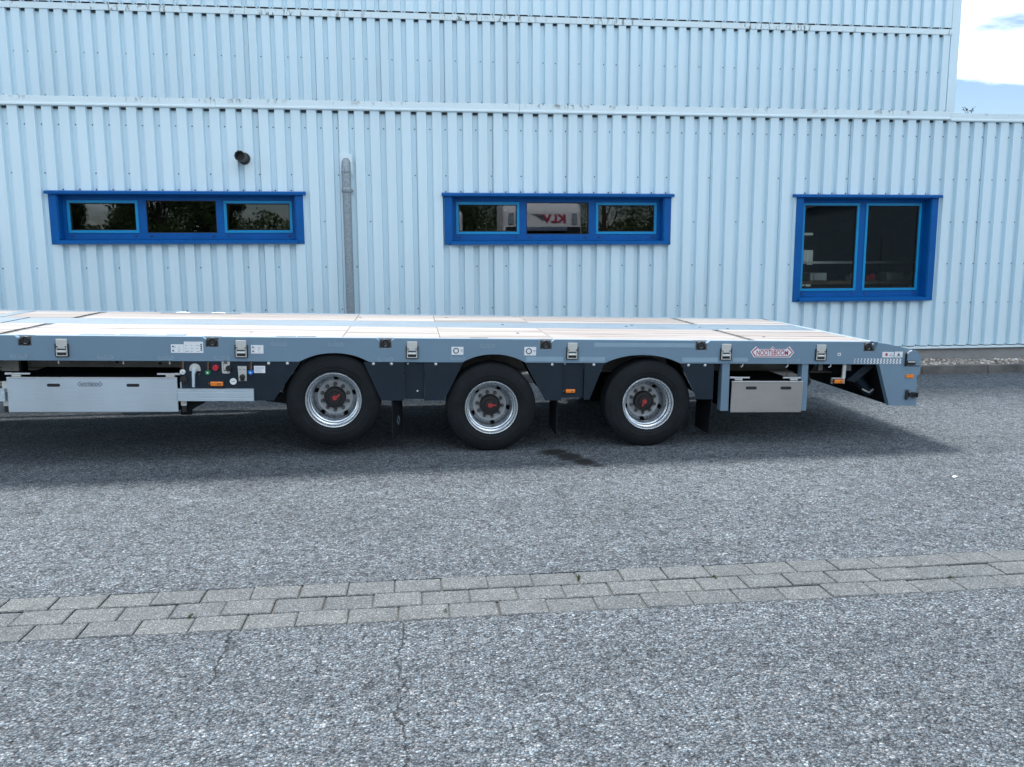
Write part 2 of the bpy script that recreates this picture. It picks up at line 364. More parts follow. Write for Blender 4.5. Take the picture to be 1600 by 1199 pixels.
# ------------------------------------------------------------------ mesh helpers
class MB:
    def __init__(s): s.v = []; s.f = []
    def add(s, vs, fs):
        o = len(s.v); s.v += [tuple(v) for v in vs]; s.f += [tuple(i+o for i in f) for f in fs]; return s
    def box(s, x0, x1, y0, y1, z0, z1):
        return s.add([(x0,y0,z0),(x1,y0,z0),(x1,y1,z0),(x0,y1,z0),(x0,y0,z1),(x1,y0,z1),(x1,y1,z1),(x0,y1,z1)],
                     [(0,3,2,1),(4,5,6,7),(0,1,5,4),(1,2,6,5),(2,3,7,6),(3,0,4,7)])
    def bbox(s, x0, x1, y0, y1, z0, z1, b=0.004):
        """box with chamfered long edges (front and back rims)"""
        pr = [(x0+b,z0),(x1-b,z0),(x1,z0+b),(x1,z1-b),(x1-b,z1),(x0+b,z1),(x0,z1-b),(x0,z0+b)]
        inn = [(x0+2*b,z0+b),(x1-2*b,z0+b),(x1-b,z0+2*b),(x1-b,z1-2*b),(x1-2*b,z1-b),(x0+2*b,z1-b),(x0+b,z1-2*b),(x0+b,z0+2*b)]
        n = 8
        vs = [(x,y0,z) for x,z in inn]+[(x,y0+b,z) for x,z in pr]+[(x,y1-b,z) for x,z in pr]+[(x,y1,z) for x,z in inn]
        fs = [tuple(range(n)), tuple(range(4*n-1,3*n-1,-1))]
        for r in range(3):
            for i in range(n): j=(i+1)%n; fs.append((r*n+j, r*n+i, (r+1)*n+i, (r+1)*n+j))
        return s.add(vs, fs)
    def prism(s, pts, y0, y1):
        """outline in x,z (counter-clockwise seen from -y) extruded from y0 to y1"""
        n = len(pts)
        vs = [(x,y0,z) for x,z in pts]+[(x,y1,z) for x,z in pts]
        fs = [tuple(range(n)), tuple(range(2*n-1,n-1,-1))]
        for i in range(n): j=(i+1)%n; fs.append((j,i,n+i,n+j))
        return s.add(vs, fs)
    def prism_x(s, pts, x0, x1):
        n = len(pts)
        vs = [(x0,y,z) for y,z in pts]+[(x1,y,z) for y,z in pts]
        fs = [tuple(range(n-1,-1,-1)), tuple(range(n,2*n))]
        for i in range(n): j=(i+1)%n; fs.append((i,j,n+j,n+i))
        return s.add(vs, fs)
    def tube(s, pts, r, n=10, cap=True):
        pts = [Vector(p) for p in pts]; rs = r if isinstance(r,(list,tuple)) else [r]*len(pts)
        o = len(s.v); prev = None
        for i,p in enumerate(pts):
            d = (pts[min(i+1,len(pts)-1)]-pts[max(i-1,0)]).normalized()
            a = Vector((0,0,1)) if abs(d.z) < 0.9 else Vector((1,0,0))
            if prev is not None: a = prev
            u = (a - d*a.dot(d)).normalized(); w = d.cross(u); prev = u
            for k in range(n):
                t = 2*math.pi*k/n; s.v.append(tuple(p+u*(math.cos(t)*rs[i])+w*(math.sin(t)*rs[i])))
        for i in range(len(pts)-1):
            for k in range(n):
                k2=(k+1)%n; s.f.append((o+i*n+k,o+i*n+k2,o+(i+1)*n+k2,o+(i+1)*n+k))
        if cap:
            s.f.append(tuple(o+k for k in range(n-1,-1,-1))); e=o+(len(pts)-1)*n; s.f.append(tuple(e+k for k in range(n)))
        return s
    def lathe(s, prof, n=48, c=(0,0,0), closed=False, skip=None):
        """profile (radius, depth y) turned about the y axis"""
        o = len(s.v); m_ = len(prof)
        for k in range(n):
            t = 2*math.pi*k/n
            for r,y in prof: s.v.append((c[0]+r*math.cos(t), c[1]+y, c[2]+r*math.sin(t)))
        for k in range(n):
            k2=(k+1)%n
            for i in range(m_-1 if not closed else m_):
                j=(i+1)%m_
                f=(o+k*m_+i,o+k2*m_+i,o+k2*m_+j,o+k*m_+j)
                if skip:
                    q=[s.v[a] for a in f]; cen=tuple(sum(a[d] for a in q)/4 for d in range(3))
                    if skip(cen): continue
                s.f.append(f)
        return s
    def disc(s, c, r, y0, y1, n=20):
        return s.prism([(c[0]+r*math.cos(2*math.pi*k/n), c[1]+r*math.sin(2*math.pi*k/n)) for k in range(n)], y0, y1)
    def mesh(s, name, mat, smooth=None):
        me = bpy.data.meshes.new(name); me.from_pydata(s.v, [], s.f)
        me.materials.append(MATS[mat]); me.update()
        if smooth:
            bm = bmesh.new(); bm.from_mesh(me); bmesh.ops.remove_doubles(bm, verts=bm.verts, dist=1e-5)
            bmesh.ops.recalc_face_normals(bm, faces=bm.faces); bm.to_mesh(me); bm.free()
            me.shade_smooth(); me.set_sharp_from_angle(angle=R(smooth))
        return me
    def build(s, name, mat, parent=None, smooth=None, loc=None):
        o = bpy.data.objects.new(name, s.mesh(name, mat, smooth)); col.objects.link(o)
        if parent is not None: o.parent = parent
        if loc is not None: o.location = loc
        return o
def place(name, me, parent, loc=(0,0,0), rot=None):
    o = bpy.data.objects.new(name, me); col.objects.link(o); o.parent = parent; o.location = loc
    if rot: o.rotation_euler = rot
    return o
def tag(o, label, cat, group=None, kind=None):
    o['label'] = label; o['category'] = cat
    if group: o['group'] = group
    if kind: o['kind'] = kind
    return o
def struct(o, label=None, cat=None, kind='structure'):
    o['kind'] = kind
    if label: o['label'] = label
    if cat: o['category'] = cat
    return o
def empty(name, loc=(0,0,0)):
    o = bpy.data.objects.new(name, None); col.objects.link(o); o.location = loc; o.empty_display_size = 0.2; return o
def copy_tree(o, parent=None):
    c = o.copy(); col.objects.link(c)
    if parent is not None: c.parent = parent
    for ch in list(o.children): copy_tree(ch, c)
    return c
def text_mesh(txt, size, mat, extrude=0.0008, bold=0.0, width=None):
    cu = bpy.data.curves.new('lettering', 'FONT'); cu.body = txt; cu.size = size; cu.extrude = extrude; cu.offset = bold
    cu.align_x = 'CENTER'; cu.align_y = 'CENTER'
    o = bpy.data.objects.new('lettering', cu); col.objects.link(o)
    bpy.context.view_layer.update()
    me = bpy.data.meshes.new_from_object(o.evaluated_get(bpy.context.evaluated_depsgraph_get()))
    bpy.data.objects.remove(o)
    co = np.empty(len(me.vertices)*3); me.vertices.foreach_get('co', co); co = co.reshape(-1,3)
    ctr = (co.max(0)+co.min(0))/2; co -= ctr
    if width: co[:,0] *= width/(co[:,0].max()*2)
    co = np.stack([co[:,0], -co[:,2], co[:,1]], 1)      # stand upright, facing -y
    me.vertices.foreach_set('co', co.ravel().copy()); me.materials.clear(); me.materials.append(MATS[mat]); me.update()
    return me

# ================================================================== GROUND
GS = 0.018; Y0 = 4.40; YK = 10.88
PV0, PV1 = 3.868, 4.402
def gz(y): return max(0.0, GS*(min(y, YK)-Y0))
g = MB(); XL, XR = -250, 250
ys = [-250, PV0, PV0, PV1, PV1, YK, YK+0.001, 250]
zs = [0, 0, -0.03, -0.03, 0, gz(YK), gz(YK), gz(YK)]
for i in range(len(ys)-1):
    g.add([(XL,ys[i],zs[i]),(XR,ys[i],zs[i]),(XR,ys[i+1],zs[i+1]),(XL,ys[i+1],zs[i+1])], [(0,1,2,3)])
struct(g.build('ground', 'asphalt'), 'grey coarse asphalt yard in front of the white building', 'asphalt')
# paving strip: three rows of concrete stones in a running bond
bed = MB().box(-14, 16, PV0+0.002, PV1-0.002, -0.028, -0.010).build('paving_strip', 'joint_sand')
struct(bed, 'strip of three rows of grey concrete paving stones across the asphalt', 'pavement')
def stone_mesh(w, d, h, seed):
    rnd = random.Random(seed); b = 0.006
    mb = MB()
    j = lambda: rnd.uniform(-0.0025, 0.0025)
    c0 = [(-w/2+j(),-d/2+j()),(w/2+j(),-d/2+j()),(w/2+j(),d/2+j()),(-w/2+j(),d/2+j())]
    c1 = [(x*(1-2*b/w), y*(1-2*b/d)) for x,y in c0]
    vs = [(x,y,-h) for x,y in c0]+[(x,y,-b*0.8) for x,y in c0]+[(x,y,0) for x,y in c1]
    fs = [(8,9,10,11)]
    for r in (0,1):
        for i in range(4): k=(i+1)%4; fs.append((r*4+i,r*4+k,(r+1)*4+k,(r+1)*4+i))
    mb.add(vs, fs); return mb.mesh('paving_stone', 'paver_concrete')
rowd = (PV1-PV0)/3
smesh = [stone_mesh(0.241, rowd-0.009, 0.03, s) for s in range(6)]
for r in range(3):
    off = (0.128, 0.02, 0.155)[r]
    yc = PV1 - rowd*(r+0.5)
    for k in range(-18, 26):
        x = off + 0.2485*k + 0.12
        if x < -4.2 or x > 6.2: continue
        o = place('paving_stone', random.choice(smesh), bed, (x+random.uniform(-.002,.002), yc+random.uniform(-.002,.002), 0.002+random.uniform(-.003,.003)),
                  (random.uniform(-.008,.008), random.uniform(-.008,.008), random.uniform(-.006,.006)))
far = MB()
for r in range(3):
    for k in list(range(-58,-18))+list(range(24,62)):
        x=(0.128,0.02,0.155)[r]+0.2485*k+0.12
        if -4.2 <= x <= 6.2 or x < -13.8 or x > 15.8: continue
        yc=PV1-rowd*(r+0.5); far.box(x-.1205,x+.1205,yc-rowd/2+.0045,yc+rowd/2-.0045,-.027,.002)
struct(far.build('paving_stones', 'paver_concrete', bed), kind='stuff')

# moss tufts in the joints
mo = [(0.878,4.31),(1.62,4.22),(-1.12,4.05),(2.9,4.03),(0.13,3.95)]
for i,(x,y) in enumerate(mo):
    rnd = random.Random(i); mb = MB()
    for t in range(26):
        a = rnd.uniform(0,6.28); r_ = rnd.uniform(0,.008); px_,py_ = x+r_*math.cos(a), y+rnd.uniform(-.025,.025); h = rnd.uniform(.006,.018)
        mb.add([(px_-.003,py_,-.008),(px_+.003,py_,-.008),(px_+rnd.uniform(-.01,.01),py_+rnd.uniform(-.01,.01),h)],[(0,1,2)])
    mb.build('moss_tuft','moss',bed)

# kerb of the gravel bed
KZ = gz(YK)
kerb = MB().box(-14, 16, YK+0.012, YK+0.09, KZ-0.1, KZ+0.06).build('kerb', 'joint_sand')
struct(kerb, 'dark weathered concrete kerb edging the gravel bed along the wall', 'kerb')
ks = [MB().bbox(-0.496, 0.496, 0, 0.10, -0.1, 0.118+dz, 0.007).mesh('kerb_stone', 'kerb_concrete') for dz in (0, 0.004)]
for k in range(-13, 15):
    place('kerb_stone', ks[k % 2], kerb, (k+0.63, YK+random.uniform(-.004,.004), KZ), (0,0,random.uniform(-.003,.003)))
# gravel bed
bedz = KZ+0.085
gb = MB().box(-14, 16, YK+0.102, 11.69, KZ-0.05, bedz-0.02).build('gravel_base', 'joint_sand')
struct(gb, 'soil base under the gravel bed at the wall foot', 'soil')
def make_gravel_mesh():
    rng = np.random.default_rng(3)
    bm = bmesh.new(); bmesh.ops.create_icosphere(bm, subdivisions=1, radius=1); bm.verts.ensure_lookup_table()
    bv = np.array([v.co[:] for v in bm.verts]); bf = np.array([[v.index for v in f.verts] for f in bm.faces]); bm.free()
    n = 15000
    xs = np.concatenate([rng.uniform(3.5, 10.5, int(n*.62)), rng.uniform(-13.5, 15.5, n-int(n*.62))])
    yy = rng.uniform(YK+0.115, 11.66, n); s = rng.uniform(0.010, 0.030, n)*rng.choice([1,1,1.35],n)
    zz = bedz - 0.012 + rng.uniform(0, 0.03, n) + 0.02*np.sin(xs*3.1)*np.sin(yy*9)
    V = bv[None]*(s[:,None,None]*rng.uniform(.6,1.25,(n,1,3)))*rng.uniform(.82,1.15,(n,len(bv),1))
    a = rng.uniform(0,6.28,n); ca, sa = np.cos(a)[:,None], np.sin(a)[:,None]
    X = V[...,0]*ca - V[...,1]*sa; Yv = V[...,0]*sa + V[...,1]*ca
    V = np.stack([X+xs[:,None], Yv+yy[:,None], V[...,2]*.75+zz[:,None]], -1).reshape(-1,3)
    F = (bf[None]+(np.arange(n)*len(bv))[:,None,None]).reshape(-1,3)
    me = bpy.data.meshes.new('gravel'); me.vertices.add(len(V)); me.vertices.foreach_set('co', V.ravel())
    me.loops.add(F.size); me.loops.foreach_set('vertex_index', F.ravel().astype(np.int32))
    me.polygons.add(len(F)); me.polygons.foreach_set('loop_start', (np.arange(len(F))*3).astype(np.int32))
    at = me.attributes.new('tone', 'FLOAT', 'POINT')
    at.data.foreach_set('value', np.repeat(rng.beta(1.6,1.5,n), len(bv)).astype(np.float32))
    me.update(calc_edges=True); me.validate(); me.materials.append(MATS['gravel']); return me
go = bpy.data.objects.new('gravel', make_gravel_mesh()); col.objects.link(go)
struct(go, 'brown and white gravel in the bed along the wall foot', 'gravel', 'stuff')

# ================================================================== ANNEX BUILDING
D = 11.70; PITCHR = 0.207; U0 = -5.093-0.010; DEP = 0.060
WINDOWS = [dict(x0=-4.535, x1=-1.535, z0=2.035, z1=2.600, n=3),
           dict(x0=0.575, x1=3.545, z0=2.015, z1=2.595, n=3),
           dict(x0=5.625, x1=7.585, z0=1.185, z1=2.600, n=2)]
def profile(x0, x1, ph):
    """break points (x, recess) of the trapezoidal sheet"""
    k0 = math.floor((x0-ph)/PITCHR)-1; pts = []
    k = k0
    while True:
        c = ph + k*PITCHR
        for dx, d in ((-0.043,0),(-0.031,1),(0.031,1),(0.043,0)): pts.append((c+dx, d))
        if c > x1+PITCHR: break
        k += 1
    def at(x):
        for (a,da),(b,db) in zip(pts, pts[1:]):
            if a <= x <= b: return da+(db-da)*(x-a)/(b-a)
    out = [(x0, at(x0))]+[p for p in pts if x0+1e-5 < p[0] < x1-1e-5]+[(x1, at(x1))]
    return out
def sheet(parent, x0, x1, z0, z1, yb, ph, holes, lift):
    """one cladding sheet; yb = plane of the recessed flutes"""
    for hx0,hx1,hz0,hz1 in holes:
        if hx0 <= x0 and hx1 >= x1 and z0 < hz0 and hz1 < z1:      # cut through by a window: two separate sheets
            sheet(parent, x0, x1, z0, hz0, yb, ph, holes, lift); sheet(parent, x0, x1, hz1, z1, yb, ph, holes, lift); return
    br = profile(x0, x1-0.003, ph); x1 -= 0.003
    for h in holes:
        for e in (h[0], h[1]):
            if x0 < e < x1:
                for i,((a,da),(b,db)) in enumerate(zip(br, br[1:])):
                    if a < e < b: br.insert(i+1, (e, da+(db-da)*(e-a)/(b-a))); break
    mb = MB()
    for (a,da),(b,db) in zip(br, br[1:]):
        mid=(a+b)/2; rng=[(z0,z1)]
        for hx0,hx1,hz0,hz1 in holes:
            if hx0 < mid < hx1:
                nr=[]
                for p,q in rng:
                    if hz0 > p: nr.append((p,min(q,hz0)))
                    if hz1 < q: nr.append((max(p,hz1),q))
                rng=nr
        ya = yb-DEP*(1-da)-lift; y_b = yb-DEP*(1-db)-lift
        for p,q in rng:
            if q-p < 1e-4: continue
            mb.add([(a,ya,p),(b,y_b,p),(b,y_b,q),(a,ya,q)], [(0,1,2,3)])
    # folded lap edge on the right
    xr, dr = br[-1]; ye = yb-DEP*(1-dr)-lift
    if not any(h[0] < xr < h[1] and h[2] < z1 and h[3] > z0 for h in holes):
        mb.add([(xr,ye,z0),(xr,ye+0.004,z0),(xr,ye+0.004,z1),(xr,ye,z1)], [(0,1,2,3)])
    if mb.v: mb.build('cladding_sheet', 'cladding', parent)
AX0, AX1 = -9.0, 14.0; ATOP = 3.73; ABOT = 0.441
annex = tag(empty('workshop_annex', (2.5, D, 0.15)), 'low white ribbed metal annex with blue windows behind the trailer', 'building')
annex_m = annex
def under(o, parent):
    o.parent = parent; o.matrix_parent_inverse = Matrix.Translation(parent.location).inverted(); return o
class Under:
    """build world-space meshes below an unrotated root"""
    def __init__(s, root): s.r = root
    def __call__(s, mb, name, mat, smooth=None): return under(mb.build(name, mat, None, smooth), s.r)
A = Under(annex)
FL = 0.10  # width of the blue window flashing on the wall
holes = [(w['x0']-0.02, w['x1']+0.02, w['z0']-0.02, w['z1']+0.02) for w in WINDOWS]
root_fix = []
n_before = set(col.objects)
x = U0 + 0.03 - 20*PITCHR; k = 0
while x < AX1:
    x1 = min(x+5*PITCHR, AX1)
    if x1 > AX0: sheet(None, max(x,AX0), x1, ABOT, ATOP, D, U0, holes, 0.0015*(k % 2))
    x = x1; k += 1
for o in set(col.objects)-n_before: under(o, annex)
# inner wall behind the sheets, roof, ends
iw = MB(); Yi0, Yi1 = D+0.03, D+0.20
xs_ = [AX0+0.01]+[v for w in WINDOWS for v in (w['x0']-0.02, w['x1']+0.02)]+[AX1-0.01]
for i in range(0, len(xs_), 2): iw.box(xs_[i], xs_[i+1], Yi0, Yi1, 0.10, 3.70)
for w in WINDOWS:
    iw.box(w['x0']-0.02, w['x1']+0.02, Yi0, Yi1, 0.10, w['z0']-0.02); iw.box(w['x0']-0.02, w['x1']+0.02, Yi0, Yi1, w['z1']+0.02, 3.70)
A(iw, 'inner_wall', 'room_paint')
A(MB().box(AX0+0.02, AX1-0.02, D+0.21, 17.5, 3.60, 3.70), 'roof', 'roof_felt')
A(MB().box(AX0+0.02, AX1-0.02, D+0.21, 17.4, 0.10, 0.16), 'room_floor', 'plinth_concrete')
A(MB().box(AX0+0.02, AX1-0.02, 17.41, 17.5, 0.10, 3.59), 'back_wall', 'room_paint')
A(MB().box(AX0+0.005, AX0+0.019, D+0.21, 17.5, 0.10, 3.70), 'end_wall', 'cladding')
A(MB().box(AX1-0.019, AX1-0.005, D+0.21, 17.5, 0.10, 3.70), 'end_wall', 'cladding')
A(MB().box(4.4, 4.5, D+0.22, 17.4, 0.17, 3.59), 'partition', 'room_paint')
# plinth, base flashing
A(MB().box(AX0, AX1, D-0.005, D+0.028, 0.05, 0.405), 'plinth', 'plinth_concrete')
xx = AX0
while xx < AX1:
    x1 = min(xx+3.9, AX1)
    A(MB().prism_x([(D-0.075,0.398),(D-0.072,0.395),(D+0.02,0.405),(D+0.02,0.430),(D-0.040,0.428),(D-0.075,0.418)], xx+0.002, x1-0.002), 'base_flashing', 'coping'); xx = x1
# coping with drip lip, in lengths
for (xa, xb, dz) in ((AX0,-5.4,0),(-5.4,-2.49,0.0),(-2.49,1.5,0.002),(1.5,5.9,0),(5.9,7.79,0.002),(7.79,11.0,-0.016),(11.0,AX1,-0.016)):
    A(MB().prism_x([(D-0.085,3.722+dz),(D-0.060,3.712+dz),(D-0.052,3.722+dz),(D-0.052,3.728+dz),(D+0.30,3.735+dz),(D+0.30,3.80+dz),(D-0.072,3.835+dz),(D-0.085,3.832+dz),(D-0.085,3.752+dz),(D-0.094,3.744+dz),(D-0.094,3.724+dz)], xa+0.002, xb-0.002), 'coping', 'coping')
# dark blocks standing in for shade at the flute tops under the coping: too small to pick apart
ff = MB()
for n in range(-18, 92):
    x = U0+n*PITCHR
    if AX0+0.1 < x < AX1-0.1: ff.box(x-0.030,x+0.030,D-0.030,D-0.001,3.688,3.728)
o = A(ff, 'flute_shade_blocks', 'flute_shade_grey'); o['kind'] = 'stuff'
# screws: far too small to tell apart
sc = MB()
def screw(x, y, z, r=0.0085):
    sc.add([(x+r*math.cos(t*math.pi/3), y-0.006, z+r*math.sin(t*math.pi/3)) for t in range(6)]+[(x+r*1.2*math.cos(t*math.pi/3), y, z+r*1.2*math.sin(t*math.pi/3)) for t in range(6)],
           [tuple(range(6))]+[(i,6+i,6+(i+1)%6,(i+1)%6) for i in range(6)])
def in_hole(x, z): return any(h[0]-0.13 < x < h[1]+0.13 and h[2]-0.12 < z < h[3]+0.1 for h in holes)
pat5 = (0, 2)
for n in range(-18, 92):
    x = U0+0.010+n*PITCHR
    if x > AX1-0.1 or x < AX0+0.1: continue
    screw(x, D, 3.495)
    for z, ph in ((2.885,0),(2.27,3),(1.66,1),(1.08,2)):
        dense = x > 7.8
        if (dense or (n+ph) % 5 in (0,2)) and not in_hole(x, z): screw(x+random.uniform(-.006,.006), D, z)
    screw(x-0.01, D, 0.452, 0.007)
    for w in WINDOWS:
        if w['x0']-0.1 < x < w['x1']+0.1:
            screw(x-0.008, D, w['z1']+0.077, 0.009)
fs_ = A(sc, 'screws', 'screw_grey'); fs_['kind'] = 'stuff'
# dark gaps behind the flutes at coping: closing strip
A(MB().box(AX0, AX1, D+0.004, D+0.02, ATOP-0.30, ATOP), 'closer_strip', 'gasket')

# ---- windows
def window(w):
    x0,x1,z0,z1,n = w['x0'],w['x1'],w['z0'],w['z1'],w['n']
    yf = D-DEP-0.006           # front plane of the sheet
    rec = D+0.075              # plane of the window frame
    b = 'window_blue'
    fr = MB()                  # outer fixed frame
    t = 0.055
    fr.box(x0,x1,rec,rec+0.06,z0,z0+0.085); fr.box(x0,x1,rec,rec+0.06,z1-t,z1)
    fr.box(x0,x0+t,rec,rec+0.06,z0+0.085,z1-t); fr.box(x1-t,x1,rec,rec+0.06,z0+0.085,z1-t)
    root = under(fr.build('window', b), annex)
    def sub(mb, name, mat): 
        o = mb.build(name, mat); o.parent = root
        o.matrix_parent_inverse = Matrix.Identity(4); return o
    # reveals and flashing (children share the root's frame: root sits at annex space)
    sub(MB().box(x0-0.012,x0,yf,rec+0.03,z0,z1), 'reveal', b); sub(MB().box(x1,x1+0.012,yf,rec+0.03,z0,z1), 'reveal', b)
    sub(MB().box(x0-0.012,x1+0.012,yf,rec+0.03,z1,z1+0.012), 'reveal', b)
    for s in (-1,1):
        xa = x0-0.0125 if s < 0 else x1+0.0125
        xb = xa+s*FL
        sub(MB().bbox(min(xa,xb),max(xa,xb),yf-0.012,yf+0.004,z0-0.065,z1+0.014,0.003), 'side_flashing', b)
    sub(MB().prism_x([(yf-0.055,z1+0.014),(yf-0.05,z1+0.012),(yf+0.004,z1+0.0165),(D+0.01,z1+0.0165),(D+0.01,z1+0.062),(yf-0.004,z1+0.060),(yf-0.055,z1+0.046)], x0-FL-0.045, x1+FL+0.045), 'head_flashing', b)
    sub(MB().prism_x([(yf-0.070,z0-0.062),(yf-0.064,z0-0.064),(yf-0.0125,z0-0.05),(rec+0.02,z0-0.012),(rec+0.02,z0-0.001),(yf-0.013,z0-0.012),(yf-0.070,z0-0.026)], x0-0.028, x1+0.028), 'sill', b)
    wp = (x1-x0)/n
    for i in range(1, n):
        xm = x0+wp*i; sub(MB().box(xm-0.05,xm+0.05,rec-0.002,rec+0.058,z0+0.0855,z1-t-0.0005), 'mullion', b)
    for i in range(n):
        a = x0+wp*i+(t if i == 0 else 0.05); c = x0+wp*(i+1)-(t if i == n-1 else 0.05)
        lo, hi = z0+0.085, z1-t
        fixed = (n == 3 and i == 1)
        if not fixed:
            q = 0.036; s_ = MB()
            # chamfered sash: front rim to the rebate
            for (ax_,bx_,az_,bz_) in ((a,c,lo,lo+q),(a,c,hi-q,hi),(a,a+q,lo+q,hi-q),(c-q,c,lo+q,hi-q)):
                s_.box(ax_+0.001,bx_-0.001,rec-0.012,rec+0.045,az_+0.001,bz_-0.001)
            sub(s_, 'sash', 'window_blue_light')
        else: q = 0.0
        gk = MB(); e = 0.010
        for (ax_,bx_,az_,bz_) in ((a+q,c-q,lo+q,lo+q+e),(a+q,c-q,hi-q-e,hi-q),(a+q,a+q+e,lo+q+e,hi-q-e),(c-q-e,c-q,lo+q+e,hi-q-e)):
            gk.box(ax_+0.0005,bx_-0.0005,rec+0.004,rec+0.03,az_+0.0005,bz_-0.0005)
        sub(gk, 'seal', 'gasket')
        p = MB().add([(a+q,rec+0.022,lo+q),(c-q,rec+0.022,lo+q),(c-q,rec+0.022,hi-q),(a+q,rec+0.022,hi-q)], [(0,1,2,3)])
        o = sub(p, 'pane', 'window_glass')
        for xd in (a+0.05, c-0.05):
            sub(MB().bbox(xd-0.016,xd+0.016,rec-0.008,rec+0.001,z0+0.036,z0+0.052,0.003), 'drain_cap', 'print_dark')
for w in WINDOWS: window(w)
# children of a window were built in world space: undo the shift of their parents
bpy.context.view_layer.update()
for o in col.objects:
    if o.parent is not None and o.parent.name.startswith('window') and o.parent.parent == annex:
        o.matrix_parent_inverse = Matrix.Identity(4)

# ---- rain pipe and flue on the wall
pp = empty('downpipe', (-0.84, D-0.09, 0.2)); tag(pp, 'galvanised steel rainwater pipe running down the wall between two windows', 'pipe')
P = Under(pp)
px, pyy, pr_ = -0.84, D-0.10, 0.056
P(MB().tube([(px,pyy,0.25),(px,pyy,2.69)], pr_, 20), 'lower_pipe', 'galvanised', 40)
P(MB().tube([(px,pyy,2.64),(px,pyy,2.655),(px,pyy,2.70),(px,pyy,2.715)], [pr_+.004,pr_+.012,pr_+.012,pr_+.004], 20), 'collar', 'galvanised', 40)
P(MB().tube([(px,pyy,2.70),(px,pyy,2.93),(px,pyy+.006,2.985),(px,pyy+.028,3.03),(px,pyy+.06,3.055),(px,D,3.065)], pr_+0.004, 20), 'elbow', 'galvanised', 50)
P(MB().tube([(px,pyy,2.905),(px,pyy,2.925)], pr_+0.010, 20), 'collar', 'galvanised', 40)
P(MB().bbox(px-0.085,px+0.085,D-DEP-0.012,D-DEP-0.002,2.88,3.155,0.004), 'wall_plate', 'coping')
for z in (0.9, 2.66): P(MB().box(px+pr_-0.005,px+pr_+0.025,pyy+0.0,pyy+0.09,z,z+0.025), 'bracket', 'galvanised')
fl = empty('flue_pipe', (-2.19, D-0.02, 3.09)); tag(fl, 'short black flue pipe sticking out of the wall above the left window', 'flue pipe')
F = Under(fl)
F(MB().lathe([(0.052,-0.27),(0.056,-0.03),(0.078,-0.028),(0.078,0.06),(0.0,0.06)], 24, (-2.16,D-DEP,3.08)), 'pipe', 'flue_black', 40)
F(MB().lathe([(0.0,-0.24),(0.050,-0.24),(0.052,-0.300),(0.070,-0.305),(0.067,-0.25),(0.052,-0.245)], 10, (-2.16,D-DEP,3.08)), 'mouth', 'black_plastic')
F(MB().tube([(-2.155,D-0.008,3.70),(-2.155,D-0.008,3.12)], 0.005, 6), 'cable', 'black_plastic')
F(MB().tube([(-2.155,D-0.008,2.99),(-2.15,D-0.009,2.88)], 0.010, 6), 'bracket', 'dark_steel')

# ---- inside the workshop, seen through the right window
wb = tag(empty('workbench', (7.6, 12.9, 0.16)), 'cluttered workbench inside behind the large right window', 'workbench')
W = Under(wb)
W(MB().box(5.2, 10.2, 12.6, 13.3, 1.34, 1.39), 'bench_top', 'bench_wood')
for x in (5.3, 7.7, 10.0):
    for y in (12.65, 13.2): W(MB().box(x, x+0.07, y, y+0.07, 0.161, 1.339), 'leg', 'dark_steel')
W(MB().box(5.2, 10.2, 13.22, 13.25, 1.66, 1.70), 'tool_rail', 'zinc_plate')
rr = random.Random(4)
for i,(x,mt) in enumerate(((5.55,'brass'),(5.95,'dark_steel'),(6.3,'zinc_plate'),(6.9,'dark_steel'),(7.25,'red_cap'),(7.6,'zinc_plate'),(7.95,'sticker_white'),(8.35,'dark_steel'))):
    mb = MB().bbox(x,x+rr.uniform(.12,.3),12.7,12.7+rr.uniform(.15,.3),1.392,1.41+rr.uniform(.05,.13),0.01).disc((x+.1,1.46),0.05,12.68,12.695,10)
    tag(mb.build('machine_part', mt), ('brass fitting at the left end of the workbench','dark iron block second from the left on the workbench','zinc bracket third from the left on the workbench','black casting in the middle of the workbench','red machine part on the workbench','bare steel vice part on the workbench','white plastic can on the workbench','dark iron block at the right end of the workbench')[i], 'machine part', 'parts on the workbench')
bx_ = MB().bbox(7.90, 8.25, 12.35, 12.58, 0.80, 1.33, 0.01).box(7.9,8.25,12.34,12.349,1.28,1.31)
for lx in (7.92,8.17):
    for ly in (12.36,12.50): bx_.box(lx,lx+.06,ly,ly+.06,0.161,0.799)
tag(bx_.build('storage_cabinet', 'sticker_white'), 'pale cabinet below the bench seen through the right window', 'cabinet')
for i,(x,z,w_,h_) in enumerate(((8.37,1.65,0.155,0.285),(8.545,1.62,0.115,0.31),(8.37,2.25,0.27,0.05),(8.40,1.16,0.10,0.21),(8.54,1.15,0.10,0.21))):
    A(MB().bbox(x,x+w_,17.37,17.405,z,z+h_,0.004), 'far_window', 'daylight_pane')

